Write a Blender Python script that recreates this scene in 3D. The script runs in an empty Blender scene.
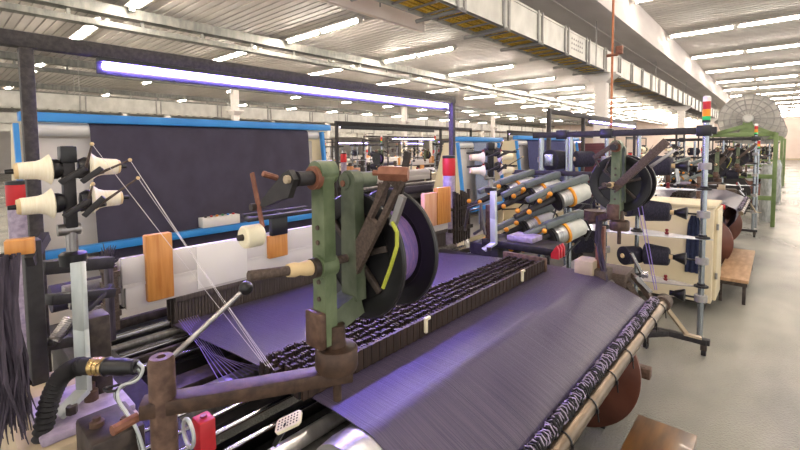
import bpy, bmesh, math, random
from mathutils import Vector, Matrix
random.seed(7)
sc = bpy.context.scene
COL = sc.collection
V = Vector

# ------------------------------------------------------------------ camera
F, CX, CY, H = 425.0, 400.0, 173.0, 1.7
a_, p_, ro = math.radians(41.65), math.radians(3.3), math.radians(.55)
r_ = V((math.cos(a_), math.sin(a_), 0))
FW = V((-math.sin(a_)*math.cos(p_), math.cos(a_)*math.cos(p_), -math.sin(p_)))
u_ = r_.cross(FW)
RT = r_*math.cos(ro) - u_*math.sin(ro)
UP = u_*math.cos(ro) + r_*math.sin(ro)
cam_d = bpy.data.cameras.new('camera'); cam = bpy.data.objects.new('camera', cam_d); COL.objects.link(cam)
cam_d.sensor_width = 36; cam_d.lens = F*36/800; cam_d.shift_y = -(225-CY)/800
cam_d.clip_start = .05; cam_d.clip_end = 300
cam.matrix_world = Matrix(((RT.x, UP.x, -FW.x, 0), (RT.y, UP.y, -FW.y, 0), (RT.z, UP.z, -FW.z, H), (0, 0, 0, 1)))
sc.camera = cam

def at(px, py, X=None, Y=None, Z=None, d=None):
    """where the line of sight of a measured picture point meets a known plane or distance"""
    v = FW + RT*((px-CX)/F) + UP*((CY-py)/F)
    if X is not None: t = X/v.x
    elif Y is not None: t = Y/v.y
    elif Z is not None: t = (Z-H)/v.z
    else: t = d
    return V((v.x*t, v.y*t, H+v.z*t))

# ------------------------------------------------------------------ materials
def lin(c):
    c = c.lstrip('#'); o = []
    for i in (0, 2, 4):
        x = int(c[i:i+2], 16)/255
        o.append(x/12.92 if x <= .04045 else ((x+.055)/1.055)**2.4)
    return (*o, 1)
M = {}
def mat(name, c1, c2=None, rough=.5, metal=0, scale=(20, 20, 20), bump=0, bscale=None, coat=0, lo=.35, hi=.65, detail=4, spec=.5):
    m = bpy.data.materials.new(name); m.use_nodes = True; nt = m.node_tree; b = nt.nodes['Principled BSDF']
    b.inputs['Roughness'].default_value = rough; b.inputs['Metallic'].default_value = metal
    b.inputs['Coat Weight'].default_value = coat; b.inputs['Specular IOR Level'].default_value = spec
    b.inputs['Base Color'].default_value = lin(c1)
    tc = nt.nodes.new('ShaderNodeTexCoord')
    def noise(s):
        mp = nt.nodes.new('ShaderNodeMapping'); mp.inputs['Scale'].default_value = s
        nt.links.new(tc.outputs['Object'], mp.inputs['Vector'])
        n = nt.nodes.new('ShaderNodeTexNoise'); n.inputs['Scale'].default_value = 1; n.inputs['Detail'].default_value = detail
        nt.links.new(mp.outputs[0], n.inputs['Vector']); return n
    if c2:
        n = noise(scale); r = nt.nodes.new('ShaderNodeValToRGB')
        r.color_ramp.elements[0].position = lo; r.color_ramp.elements[1].position = hi
        r.color_ramp.elements[0].color = lin(c1); r.color_ramp.elements[1].color = lin(c2)
        nt.links.new(n.outputs['Fac'], r.inputs['Fac']); nt.links.new(r.outputs['Color'], b.inputs['Base Color'])
    if bump:
        n2 = noise(bscale or scale); bp = nt.nodes.new('ShaderNodeBump'); bp.inputs['Strength'].default_value = bump
        bp.inputs['Distance'].default_value = .01
        nt.links.new(n2.outputs['Fac'], bp.inputs['Height']); nt.links.new(bp.outputs['Normal'], b.inputs['Normal'])
    M[name] = m; return m
def emit(name, c, s):
    m = bpy.data.materials.new(name); m.use_nodes = True; b = m.node_tree.nodes['Principled BSDF']
    b.inputs['Base Color'].default_value = lin(c); b.inputs['Emission Color'].default_value = lin(c); b.inputs['Emission Strength'].default_value = s
    M[name] = m; return m

mat('floor', '#7b7b74', '#9a988e', rough=.27, scale=(1.3, .7, 1), bump=1.0, bscale=(75, 75, 75), coat=.0, detail=3)
mat('ceiling', '#bcb6b1', '#cac4be', rough=.55, metal=.0, scale=(.6, 2, 1))
mat('wall', '#dcd4cc', '#e6e0da', rough=.8, scale=(1, 1, 1))
mat('wall_pink', '#d9c6bb', '#e2d2c8', rough=.8, scale=(1, 1, 1))
mat('concrete', '#c2bbb8', '#d2ccc8', rough=.85, scale=(2, .6, 2), bump=.1)
mat('galv', '#6c6e6b', '#85857f', rough=.5, metal=.35, scale=(3, 9, 3))
mat('tray', '#b5b4ac', '#c9c8c0', rough=.5, metal=.1, scale=(1, 4, 3))
mat('traydark', '#8b8986', '#9c9a95', rough=.6, scale=(5, 5, 5))
mat('cable_yellow', '#f2cc4c', '#cfa636', rough=.6, scale=(4, 30, 4))
mat('cable_dark', '#3b3a33', '#55503e', rough=.6)
mat('pinkbox', '#e8d8cd', '#efe2d9', rough=.7, scale=(2, 2, 2))
mat('black_metal', '#171416', '#282426', rough=.55, scale=(30, 30, 30), bump=.1)
mat('black_post', '#1e191a', '#37302f', rough=.6, scale=(60, 60, 60), bump=.2)
mat('black_plastic', '#131215', rough=.38)
mat('rubber', '#1a181a', rough=.7)
mat('dark_iron', '#2f2826', '#4c423c', rough=.5, metal=.4, scale=(30, 30, 30), bump=.15)
mat('brown_iron', '#4a352b', '#6d5546', rough=.55, metal=.35, scale=(40, 40, 40), bump=.15)
mat('bright_steel', '#d2d0ce', '#c2c0be', rough=.3, metal=.75, scale=(10, 60, 10))
mat('pivot_iron', '#3d2e26', '#544034', rough=.5, metal=.4, scale=(50, 50, 50))
mat('rust', '#6b4030', '#8a5c46', rough=.6, metal=.2, scale=(40, 40, 40))
mat('lint_iron', '#473a33', '#5f5148', rough=.7, metal=.2, scale=(160, 160, 160), bump=.12)
mat('green_paint', '#48573a', '#6f7b5c', rough=.45, scale=(25, 25, 18), bump=.15, lo=.3, hi=.7)
mat('green_dull', '#46503c', '#626a56', rough=.5, scale=(25, 25, 18), bump=.15)
mat('green_frame', '#5d7040', '#6f8450', rough=.5, scale=(5, 5, 5))
mat('yellowgreen', '#9aa02e', '#b0b340', rough=.6)
mat('chrome', '#c4c2c4', '#b2b0b2', rough=.18, metal=1, scale=(20, 20, 20))
mat('steel', '#a3a09e', '#8a8684', rough=.32, metal=.9, scale=(20, 60, 20))
mat('pole', '#a9b0b4', '#959ca0', rough=.25, metal=.85, scale=(30, 30, 4))
mat('brass_tube', '#8a7a68', '#6f6152', rough=.3, metal=.85, scale=(6, 6, 6))
mat('brass', '#c2a878', '#b09560', rough=.25, metal=.9)
mat('silver_plate', '#dcdde2', '#cfd0d8', rough=.25, metal=.25, scale=(4, 10, 4))
mat('grey_plate', '#96938f', '#a5a29e', rough=.5, metal=.3)
mat('mint_grey', '#a3aaa8', '#b8bdba', rough=.35, metal=.35, scale=(20, 20, 6))
mat('lilac_paint', '#b3a6ba', '#8f8398', rough=.5, scale=(30, 30, 30), bump=.15)
mat('beige', '#d2c4a2', '#dccfb0', rough=.5, scale=(2, 2, 2))
mat('beige_dark', '#a3927a', '#b9a98c', rough=.55, scale=(8, 8, 8))
mat('white_panel', '#cfc9c4', '#ddd8d3', rough=.25, scale=(4, 1.2, 4), coat=.2)
mat('white_plastic', '#e6e2dc', rough=.4)
mat('wood_orange', '#b8742f', '#cf9048', rough=.45, scale=(50, 50, 5), coat=.2)
mat('wood_peach', '#d9a886', '#cf9570', rough=.5, scale=(40, 40, 5))
mat('step_wood', '#432c1c', '#8a602e', rough=.35, scale=(16, 3, 5), bump=.2, coat=.3, lo=.3, hi=.7)
mat('bench_wood', '#9c7a58', '#b79472', rough=.6, scale=(20, 5, 5))
mat('yarn_cream', '#eadfc2', '#f2e9d2', rough=.85, scale=(30, 300, 30), bump=.1)
mat('cream_core', '#d3b98c', rough=.6)
mat('cream_nylon', '#e3d9b8', '#ebe2c6', rough=.4)
mat('yarn_navy', '#15131f', '#2b2838', rough=.85, scale=(160, 30, 60), bump=.2)
mat('yarn_purple', '#665ca0', '#9a74a8', rough=.8, scale=(40, 500, 40), bump=.2)
mat('warp_yarn', '#332c44', '#4c4458', rough=.34, scale=(3, 230, 6), bump=.18, bscale=(2, 420, 4), lo=.3, hi=.7, detail=3, spec=.35)
mat('navy_cloth', '#3c3747', '#443f50', rough=.85, scale=(30, 6, 4))
mat('blue_cloth', '#353763', '#3d4072', rough=.8, scale=(20, 20, 20))
mat('jean', '#1c2440', '#27304e', rough=.9, scale=(40, 40, 40))
mat('maroon_cloth', '#5c343c', '#74444c', rough=.8, scale=(1, 1, 40))
mat('blue_paint', '#2f86d2', '#3a92dc', rough=.4, scale=(3, 3, 3))
mat('blue_dark', '#235b8e', '#2d6ca4', rough=.5)
mat('dropper', '#231b19', '#463934', rough=.5, metal=.4, scale=(40, 260, 40))
mat('brown_apron', '#261b16', '#3f2f26', rough=.55, metal=.2, scale=(6, 260, 6))
mat('heald_wire', '#3a322f', '#574c48', rough=.6, scale=(10, 160, 3))
mat('flange_red', '#5e372d', '#764839', rough=.28, metal=.35, scale=(5, 5, 5), coat=.25)
mat('red_paint', '#b01e26', '#c22b33', rough=.4)
mat('dark_red', '#7d1820', rough=.4)
mat('orange_knob', '#e79a26', rough=.4)
mat('feeder_grey', '#565e5c', '#656d6a', rough=.45, scale=(20, 20, 20))
mat('feeder_light', '#b9bbb2', '#c9cac2', rough=.4, scale=(20, 20, 20))
mat('feeder_drum', '#d8d8d2', '#8d8f90', rough=.3, metal=.5, scale=(1, 80, 1))
mat('copper_pipe', '#a5643f', '#b87450', rough=.5, metal=.3)
mat('hair', '#2c2530', '#4b4250', rough=.7, scale=(100, 100, 10))
mat('thread', '#dcd6d6', rough=.7)
mat('purple_thread', '#8f7cc0', rough=.7)
mat('wheel_grey', '#9d9a93', '#b7b4ac', rough=.7, scale=(6, 6, 6))
mat('film', '#8e918e', '#b8bab8', rough=.2, metal=.1, scale=(20, 20, 6), bump=.6)
mat('roller_white', '#d9d6d2', rough=.4)
mat('cloth_grid', '#8d95a8', '#6b7690', rough=.8, scale=(80, 80, 60))
mat('green_plastic', '#2f8a4e', rough=.4)
mat('screen_grille', '#9f998c', '#b7b2a4', rough=.7, scale=(1, 12, 1))
emit('tube_light', '#fff1e2', 24.0)
emit('tube_light_boosted', '#fff1e2', 75.0)  # same tubes, emission raised to brighten the bays left of the beam
emit('led_violet', '#8d78ff', 110.0)
emit('led_soft', '#b9a8ff', 12.0)
emit('lamp_red', '#b5161f', .06)
emit('lamp_amber', '#e08a10', .06)
emit('lamp_green', '#20b060', .06)

# ------------------------------------------------------------------ mesh builder
def frame(ax):
    ax = V(ax).normalized(); t = V((0, 0, 1)) if abs(ax.z) < .9 else V((1, 0, 0))
    u = ax.cross(t).normalized(); return u, ax.cross(u).normalized(), ax
class MB:
    def __init__(s): s.b = bmesh.new()
    def _quad(s, vs, sm=False):
        try: f = s.b.faces.new(vs); f.smooth = sm
        except ValueError: pass
    def hexa(s, pts, bev=0):
        vs = [s.b.verts.new(p) for p in pts]
        fs = [(0, 3, 2, 1), (4, 5, 6, 7), (0, 1, 5, 4), (1, 2, 6, 5), (2, 3, 7, 6), (3, 0, 4, 7)]
        ff = [s.b.faces.new([vs[i] for i in f]) for f in fs]
        if bev:
            es = list({e for f in ff for e in f.edges})
            bmesh.ops.bevel(s.b, geom=es, offset=bev, segments=2, affect='EDGES', profile=.5)
        return s
    def box(s, x0, x1, y0, y1, z0, z1, bev=0):
        return s.hexa([(x0, y0, z0), (x1, y0, z0), (x1, y1, z0), (x0, y1, z0), (x0, y0, z1), (x1, y0, z1), (x1, y1, z1), (x0, y1, z1)], bev)
    def bar(s, p0, p1, w, h, up=(0, 0, 1), bev=0):
        p0, p1 = V(p0), V(p1); ax = (p1-p0).normalized(); up = V(up)
        sd = ax.cross(up).normalized(); up = sd.cross(ax)
        a, b = sd*w/2, up*h/2
        return s.hexa([p0-a-b, p0+a-b, p1+a-b, p1-a-b, p0-a+b, p0+a+b, p1+a+b, p1-a+b], bev)
    def lathe(s, p0, ax, prof, seg=24, sharp=True):
        u, v, ax = frame(ax); p0 = V(p0); rings = []
        for t, r in prof:
            c = p0+ax*t
            if r < 1e-6: rings.append([s.b.verts.new(c)])
            else: rings.append([s.b.verts.new(c+(u*math.cos(2*math.pi*i/seg)+v*math.sin(2*math.pi*i/seg))*r) for i in range(seg)])
        for k in range(len(rings)-1):
            A, B = rings[k], rings[k+1]; sm = abs(prof[k][0]-prof[k+1][0]) > 1e-5
            for i in range(seg):
                j = (i+1) % seg
                if len(A) == 1 and len(B) == 1: continue
                if len(A) == 1: s._quad([A[0], B[i], B[j]], sm)
                elif len(B) == 1: s._quad([A[i], B[0], A[j]], sm)
                else: s._quad([A[i], B[i], B[j], A[j]], sm)
        return s
    def cyl(s, p0, p1, r, r1=None, seg=16):
        p0, p1 = V(p0), V(p1); L = (p1-p0).length; r1 = r if r1 is None else r1
        return s.lathe(p0, p1-p0, [(0, 0), (0, r), (L, r1), (L, 0)], seg)
    def tube(s, pts, r, seg=8, closed=False):
        pts = [V(p) for p in pts]; n = len(pts); rings = []; up = None
        for i in range(n):
            if closed: d = pts[(i+1) % n]-pts[i-1]
            else: d = pts[min(i+1, n-1)]-pts[max(i-1, 0)]
            d.normalize()
            if up is None: up = frame(d)[0]
            up = (up-d*up.dot(d)).normalized(); w = d.cross(up)
            rr = r[i] if isinstance(r, (list, tuple)) else r
            rings.append([s.b.verts.new(pts[i]+(up*math.cos(2*math.pi*k/seg)+w*math.sin(2*math.pi*k/seg))*rr) for k in range(seg)])
        for i in range(n if closed else n-1):
            A, B = rings[i], rings[(i+1) % n]
            for k in range(seg): s._quad([A[k], A[(k+1) % seg], B[(k+1) % seg], B[k]], True)
        if not closed:
            s._quad(rings[0][::-1]); s._quad(rings[-1])
        return s
    def prism(s, poly, o, ux, uy, th):
        """polygon in the plane (o, ux, uy), extruded by th along ux x uy"""
        o, ux, uy = V(o), V(ux), V(uy); n = ux.cross(uy).normalized()*th
        A = [s.b.verts.new(o+ux*x+uy*y) for x, y in poly]; B = [s.b.verts.new(o+ux*x+uy*y+n) for x, y in poly]
        s._quad(A[::-1]); s._quad(B)
        for i in range(len(poly)): s._quad([A[i], A[(i+1) % len(poly)], B[(i+1) % len(poly)], B[i]])
        return s
    def strip(s, prof, y0, y1, th=.004, ny=1):
        """a sheet along Y with an XZ profile and a real thickness"""
        P = [V((x, 0, z)) for x, z in prof]; Q = []
        for i in range(len(P)):
            d = (P[min(i+1, len(P)-1)]-P[max(i-1, 0)]).normalized(); Q.append(P[i]+V((d.z, 0, -d.x))*th)
        g = [[[s.b.verts.new((p.x, y0+(y1-y0)*j/ny, p.z)) for p in L] for j in range(ny+1)] for L in (P, Q)]
        n = len(P)
        for k, G in enumerate(g):
            for j in range(ny):
                for i in range(n-1):
                    q = [G[j][i], G[j][i+1], G[j+1][i+1], G[j+1][i]]; s._quad(q[::-1] if k else q, True)
        for j in (0, ny):
            for i in range(n-1): s._quad([g[0][j][i], g[0][j][i+1], g[1][j][i+1], g[1][j][i]])
        for i in (0, n-1):
            for j in range(ny): s._quad([g[0][j][i], g[0][j+1][i], g[1][j+1][i], g[1][j][i]])
        return s
    def ball(s, c, r, seg=16):
        n = 10
        return s.lathe(V(c)-V((0, 0, r)), (0, 0, 1), [(r-r*math.cos(math.pi*i/n), r*math.sin(math.pi*i/n) if 0 < i < n else 0) for i in range(n+1)], seg)
    def build(s, name, m, parent=None):
        bmesh.ops.recalc_face_normals(s.b, faces=s.b.faces[:])
        if parent is not None: o = ORG[parent]
        else:
            xs = [v.co for v in s.b.verts]
            o = V(((min(v.x for v in xs)+max(v.x for v in xs))/2, (min(v.y for v in xs)+max(v.y for v in xs))/2, min(v.z for v in xs)))
        for v in s.b.verts: v.co -= o
        me = bpy.data.meshes.new(name); s.b.to_mesh(me); s.b.free()
        me.materials.append(M[m]); me.set_sharp_from_angle(angle=.7); ob = bpy.data.objects.new(name, me); COL.objects.link(ob)
        if parent is not None: ob.parent = parent
        else: ob.location = o
        ORG[ob] = o; return ob
ORG = {}
def tag(o, label, cat, group=None, kind=None):
    if label: o['label'] = label
    if cat: o['category'] = cat
    if group: o['group'] = group
    if kind: o['kind'] = kind
    return o
def thing(name, loc, label, cat, group=None):
    o = bpy.data.objects.new(name, None); o.empty_display_size = .1; COL.objects.link(o); o.location = V(loc); ORG[o] = V(loc)
    return tag(o, label, cat, group)
def struct(o): o['kind'] = 'structure'; return o
KIDS = {}
def kids(o):
    return [c for c in bpy.data.objects if c.parent is o] if o not in KIDS else KIDS[o]
def copy_tree(o, parent=None):
    c = o.copy(); COL.objects.link(c)
    if parent is not None: c.parent = parent
    for ch in kids(o): copy_tree(ch, c)
    return c
def place(o, delta, label, group=None, flip=None):
    """a copy moved by delta; flip = x of the vertical line through (flip, 0) the row is turned about by half a turn first"""
    c = copy_tree(o); l = o.location.copy()
    if flip is not None:
        l = V((2*flip[0]-l.x, 2*flip[1]-l.y, l.z)); c.rotation_euler = (0, 0, o.rotation_euler.z+math.pi)
    c.location = l+V(delta); c['label'] = label
    if group: c['group'] = group
    elif 'group' in c.keys(): del c['group']
    return c

# ================================================================== the hall
Y0, Y1, XL, XR, ZC = -9., 64.5, -47., 7., 4.95
struct(MB().box(XL-.2, XR+.2, Y0-.2, Y1+.2, -.2, 0).build('floor', 'floor'))
m = MB(); n = int((Y1-Y0)/.2); b = m.b; prev = None
for i in range(n+1):
    y = Y0+i*.2
    for dy, z in ((0, ZC), (.15, ZC), (.16, ZC+.028), (.19, ZC+.028)):
        cur = (b.verts.new((XL, y+dy, z)), b.verts.new((XR, y+dy, z)))
        if prev: m._quad([prev[0], prev[1], cur[1], cur[0]])
        prev = cur
m.box(XL-.2, XR+.2, Y0-.2, Y1+.6, ZC+.2, ZC+.4)
struct(m.build('ceiling', 'ceiling'))
struct(MB().box(XL-.2, XL, Y0, Y1, 0, 5.2).build('wall_left', 'wall'))
struct(MB().box(XL, XR, Y1, Y1+.2, 0, 5.2).build('wall_back', 'wall_pink'))
struct(MB().box(XL, XR, Y1-.03, Y1, 0, .18).build('baseboard_back', 'beige_dark'))
# concrete beam over the looms, with a groove and edge ribs
m = MB(); m.box(-3.62, -2.5, Y0, Y1, 4.3, ZC); m.box(-2.56, -2.46, Y0, Y1, 4.26, 4.42); m.box(-3.12, -3.06, Y0, Y1, 4.285, 4.31)
struct(m.build('trim_1', 'concrete'))
def joist(x, z, nm):
    m = MB(); m.box(x-.14, x+.14, Y0, Y1, z+.2, z+.42); m.box(x-.12, x+.12, Y0, Y1, z-.06, z+.06)
    y = Y0+.3
    while y < Y1: m.box(x-.03, x+.03, y, y+.06, z+.05, z+.21); y += 1.35
    struct(m.build(nm, 'galv'))
joist(-10.9, 4.42, 'trim_2'); joist(-18.4, 4.45, 'trim_3'); joist(-25.8, 4.45, 'trim_4'); joist(-33, 4.45, 'trim_5')
MB().box(-3.64, -3.5, Y0, Y1, 4.55, ZC).build('trim_6', 'galv')['kind'] = 'structure'

def cable_tray(name, x0, x1, z0, z1, step, label, cables=True, ys=(Y0, Y1)):
    t = thing(name, ((x0+x1)/2, ys[0], z0), label, 'cable tray')
    m = MB(); m.box(x1-.03, x1, ys[0], ys[1], z0, z1); m.box(x1-.06, x1+.012, ys[0], ys[1], z1-.03, z1); m.box(x1-.06, x1+.012, ys[0], ys[1], z0, z0+.025); m.build('side_panel', 'tray', t)
    MB().box(x0, x0+.03, ys[0], ys[1], z0, z0+.2).build('side_panel', 'tray', t)
    y = ys[0]+.8
    while y < ys[1]:
        m = MB(); m.cyl((x0-.12, y, z0-.02), (x1+.03, y, z0-.02), .028, seg=8)
        m.box(x1, x1+.03, y-.1, y+.1, z0-.04, z0-.01); m.box(x1, x1+.03, y-.1, y-.06, z0-.03, z1+.02); m.box(x1, x1+.03, y+.06, y+.1, z0-.03, z1+.02)
        y += step
        m.build('bracket', 'traydark', t)
    m = MB(); y = ys[0]+.2
    while y < ys[1]: m.box(x0, x1, y, y+.025, z0+.01, z0+.03); y += .3
    m.build('rung', 'traydark', t)
    y = ys[0]+1.2
    while y < ys[1]:
        for x in (x0-.06, x1+.05): MB().cyl((x, y, z0-.02), (x, y, ZC), .009, seg=6).build('hanger_rod', 'traydark', t)
        y += 5.75
    if cables:
        m = MB()
        for i in range(9):
            x = x0+.07+i*(x1-x0-.14)/8
            pts = [(x+.012*math.sin(k*1.7+i), ys[0]+(ys[1]-ys[0])*k/50, z0+.05+.01*math.sin(k*2.1+i*2)) for k in range(51)]
            m.tube(pts, .016, 6)
        m.build('cable', 'cable_yellow', t)
        m = MB().box(x0+.03, x1-.03, ys[0], ys[1], z0+.09, z0+.1).build('tray_cover', 'cable_dark', t)
    return t
tA = cable_tray('cable_tray', -3.52, -2.95, 3.4, 3.86, 1.15, 'pale metal cable tray full of yellow cables under the concrete beam over the looms')
m = MB()
for i in range(6):
    for j in range(3): m.cyl((-2.951, 8.2+i*.11, 3.55+j*.09), (-2.943, 8.2+i*.11, 3.55+j*.09), .02, seg=8)
m.build('perforation', 'traydark', tA)
cable_tray('cable_tray', -18.6, -18., 3.12, 3.62, 2.4, 'grey riveted cable tray running behind the blue-railed dark cloth frame', cables=False)
cable_tray('cable_tray', -26.1, -25.5, 3.0, 3.45, 2.4, 'second grey cable tray, farther back across the hall beside the far columns', cables=False)
cable_tray('cable_tray', -33.3, -32.8, 2.9, 3.3, 2.4, 'farthest grey cable tray, close under the far white wall', cables=False)
ad = thing('air_duct', (-3.96, .2, 3.4), 'pinkish boxed duct with a square end beside the yellow-cable tray', 'duct')
MB().box(-4.0, -3.92, -4.5, 4.98, 3.4, 3.72, .01).build('duct_body', 'pinkbox', ad)
for y in (-3, 0, 3, 4.7): MB().cyl((-3.96, y, 3.7), (-3.96, y, ZC), .012, seg=8).build('hanger_rod', 'galv', ad)

def column(x, y, label, group=None, ztop=3.38):
    t = thing('concrete_column', (x, y, 0), label, 'column', group)
    MB().box(x-.13, x+.13, y-.13, y+.13, 0, ztop, .012).build('shaft', 'wall', t)
    m = MB(); m.hexa([(x-.13, y-.13, 3.18), (x+.13, y-.13, 3.18), (x+.13, y+.13, 3.18), (x-.13, y+.13, 3.18), (x-.34, y-.2, 3.34), (x+.34, y-.2, 3.34), (x+.34, y+.2, 3.34), (x-.34, y+.2, 3.34)])
    m.box(x-.36, x+.36, y-.21, y+.21, 3.34, 3.39); m.build('capital', 'wall', t); return t
c0 = column(-3.15, 10.7, 'cream concrete column with flared capital rising beside the copper pipe')
KIDS[c0] = kids(c0)
for k in range(1, 5): place(c0, (0, 11*k, 0), 'cream column farther along the same row under the concrete beam', 'columns under the concrete beam')
c1 = column(-17.4, -2, 'cream column beside a grey tray across the hall', 'columns across the hall', 4.25); KIDS[c1] = kids(c1)
for x in (-17.4, -24.9, -32.2):
    for k in range(0 if x < -18 else 1, 5): place(c1, (x+17.4, 11*k, 0), 'cream column beside a grey tray across the hall', 'columns across the hall')

# lamps: twin battens hung under the ceiling
lamp = thing('ceiling_lamp', (0, 0, 4.8), None, 'lamp')
MB().hexa([(-.76, -.15, 4.825), (.76, -.15, 4.825), (.76, .15, 4.825), (-.76, .15, 4.825), (-.76, -.06, 4.9), (.76, -.06, 4.9), (.76, .06, 4.9), (-.76, .06, 4.9)]).build('housing', 'white_plastic', lamp)
m = MB(); m.lathe((-.69, 0, 4.8), (1, 0, 0), [(0, 0), (0, .034), (1.38, .034), (1.38, 0)], 12); m.build('tube', 'tube_light', lamp)
for s in (-1, 1): MB().box(s*.72-.03, s*.72+.03, -.05, .05, 4.75, 4.84).build('lamp_holder', 'white_plastic', lamp); MB().cyl((s*.5, 0, 4.89), (s*.5, 0, 4.97), .006, seg=6).build('hanger', 'white_plastic', lamp)
KIDS[lamp] = kids(lamp)
first = True; nl = 0
bays = [((-1.68, -.16, 1.36, 3.4), 'right of the concrete beam', 17), ((-9.9, -8.38), 'before the first grey joist', 16), ((-14.2, -12.7), 'past the first grey joist', 14), ((-21.3, -19.8), 'past the second grey joist', 13), ((-29.5, -28.), 'far across the hall', 12)]
for xs, where, ny in bays:
    for k in range(-2 if xs[0] > -12 else 0, ny):
        y = 3.2+4*k-.2*(xs[0] < -12)
        if xs[0] > -3: y = 2.35+4*k
        for x in xs:
            lb = 'white fluorescent tube lamp under the ribbed ceiling ' + where
            gp = 'ceiling lamps ' + where
            if first: o = lamp; o.location = (x, y, 4.8); o['label'] = lb; o['group'] = gp; first = False
            else: o = copy_tree(lamp); o.location = (x, y, 4.8); o['label'] = lb; o['group'] = gp
            nl += 1
            if xs[0] < -3:
                for k_ in ([q for q in bpy.data.objects if q.parent is o and q.name.startswith('tube')]):
                    k_.material_slots[0].link = 'OBJECT'; k_.material_slots[0].material = M['tube_light_boosted']
# copper pipe with junction box
t = thing('sprinkler_pipe', (-1.49, 5.45, 2.0), 'orange copper drop pipe with a small box hanging in front of the cable tray', 'pipe')
pp = at(612, 60, d=5.0); pb = at(611, 128, d=5.0)
MB().cyl(pb, (pb.x, pb.y, ZC), .013, seg=10).build('pipe', 'copper_pipe', t)
pj = at(614, 56, d=5.0)
m = MB(); m.cyl((pb.x-.06, pb.y, pj.z), (pb.x+.06, pb.y, pj.z), .018, seg=10); m.box(pb.x+.04, pb.x+.11, pb.y-.03, pb.y+.03, pj.z, pj.z+.09, .005); m.build('junction_box', 'rust', t)
# ================================================================== the loom (one copy of everything, then copies down the aisle and across the hall)
# ---- loom: runs along Y from .3 to 2.9; its warp side faces the aisle
loom = thing('weaving_loom', (-1.4, 1.6, 0), 'nearest weaving loom carrying the wide purple warp sheet', 'loom')
def side(y0, y1):
    m = MB(); m.prism([(-2.5, .02), (-2.3, .02), (-2.2, .3), (-1.1, .3), (-1.0, .02), (-.72, .02), (-.72, .55), (-.86, .8), (-1.0, .86), (-2.5, .86)], (0, y1, 0), (1, 0, 0), (0, 0, 1), y1-y0)
    m.box(-2.5, -1.02, y0-.02, y1+.02, .8, .9, .01); return m
side(.36, .46).build('side_frame', 'black_metal', loom); side(2.62, 2.72).build('side_frame', 'black_metal', loom)
MB().box(-1.75, -1.6, .46, 2.62, .25, .45, .01).build('cross_beam', 'black_metal', loom)
MB().box(-2.45, -2.3, .46, 2.62, .25, .45, .01).build('cross_beam', 'black_metal', loom)
m = MB(); m.lathe((-.75, .62, .87), (0, 1, 0), [(0, 0), (0, .06), (.004, .122), (.05, .127), (.06, .1265), (1.84, .1265), (1.85, .127), (1.9, .122), (1.904, 0)], 40)
m.build('back_rest_roller', 'bright_steel', loom)
WY0, WY1 = .7, 2.45
prof = [(-1.97, .935), (-1.7, .955), (-1.4, .985), (-1.2, .997), (-1.0, 1.0), (-.85, 1.002)]
for k in range(11):
    g = math.radians(98-k*2.4); prof.append((-.75+.13*math.cos(g), .87+.13*math.sin(g)))
prof += [(-.6, .95), (-.52, .916), (-.495, .902), (-.483, .885), (-.482, .85), (-.495, .75), (-.66, .52)]
MB().strip(prof, WY0, WY1, .003, 12).build('warp_sheet', 'warp_yarn', loom)
# warp stop motion: rows of droppers on rails, apron of strips in front
for k in range(6):
    x = -.985-.036*k
    row = MB(); random.seed(k)
    n = 200
    for i in range(n):
        y = .68+1.6*i/n; h = .058+.009*random.random(); w = .012+.006*random.random()
        row.box(x-w/2+.004*random.random(), x+w/2, y, y+.0062, 1.02, 1.0+h)
    row.box(x-.008, x+.008, .66, 2.3, 1.008, 1.05)
    row.build('dropper_row', 'dropper', loom)
m = MB()
for i in range(92):
    y = .67+1.62*i/92; m.box(-.972, -.962+.002*(i % 2), y, y+.0172, 1.003, 1.068)
m.build('apron', 'brown_apron', loom)
MB().box(-1.19, -.975, .665, 2.295, 1.004, 1.03).build('dropper_gap_shade', 'rubber', loom)  # dark plate added to make the gaps between droppers look shaded
MB().box(-1.22, -.955, 2.295, 2.32, .93, 1.075, .004).build('dropper_end_plate', 'brown_iron', loom)
for px, py in ((424, 326), (521, 280)):
    cl = at(px, py, X=-.955)
    m = MB(); m.box(-.957, -.945, cl.y, cl.y+.012, 1.02, 1.075, .002); m.box(-.957, -.945, cl.y, cl.y+.03, 1.066, 1.077, .002); m.build('dropper_clip', 'cream_nylon', loom)
# contact and support rods sticking out at the near end, below the warp
for k, (x, z, rr, mm, ya) in enumerate(((-1.28, .93, .006, 'chrome', .33), (-1.2, .93, .006, 'chrome', .33), (-1.12, .93, .007, 'chrome', .33), (-1.04, .925, .007, 'chrome', .3), (-.955, .905, .022, 'bright_steel', .3))):
    MB().cyl((x, ya, z), (x, 2.6, z), rr, seg=10).build('support_rod', mm, loom)
MB().box(-1.36, -.93, .31, .335, .86, .955, .004).build('rod_plate', 'black_metal', loom)
MB().box(-.955, -.9, .36, 2.6, .84, .885, .006).build('rail', 'steel', loom)
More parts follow.
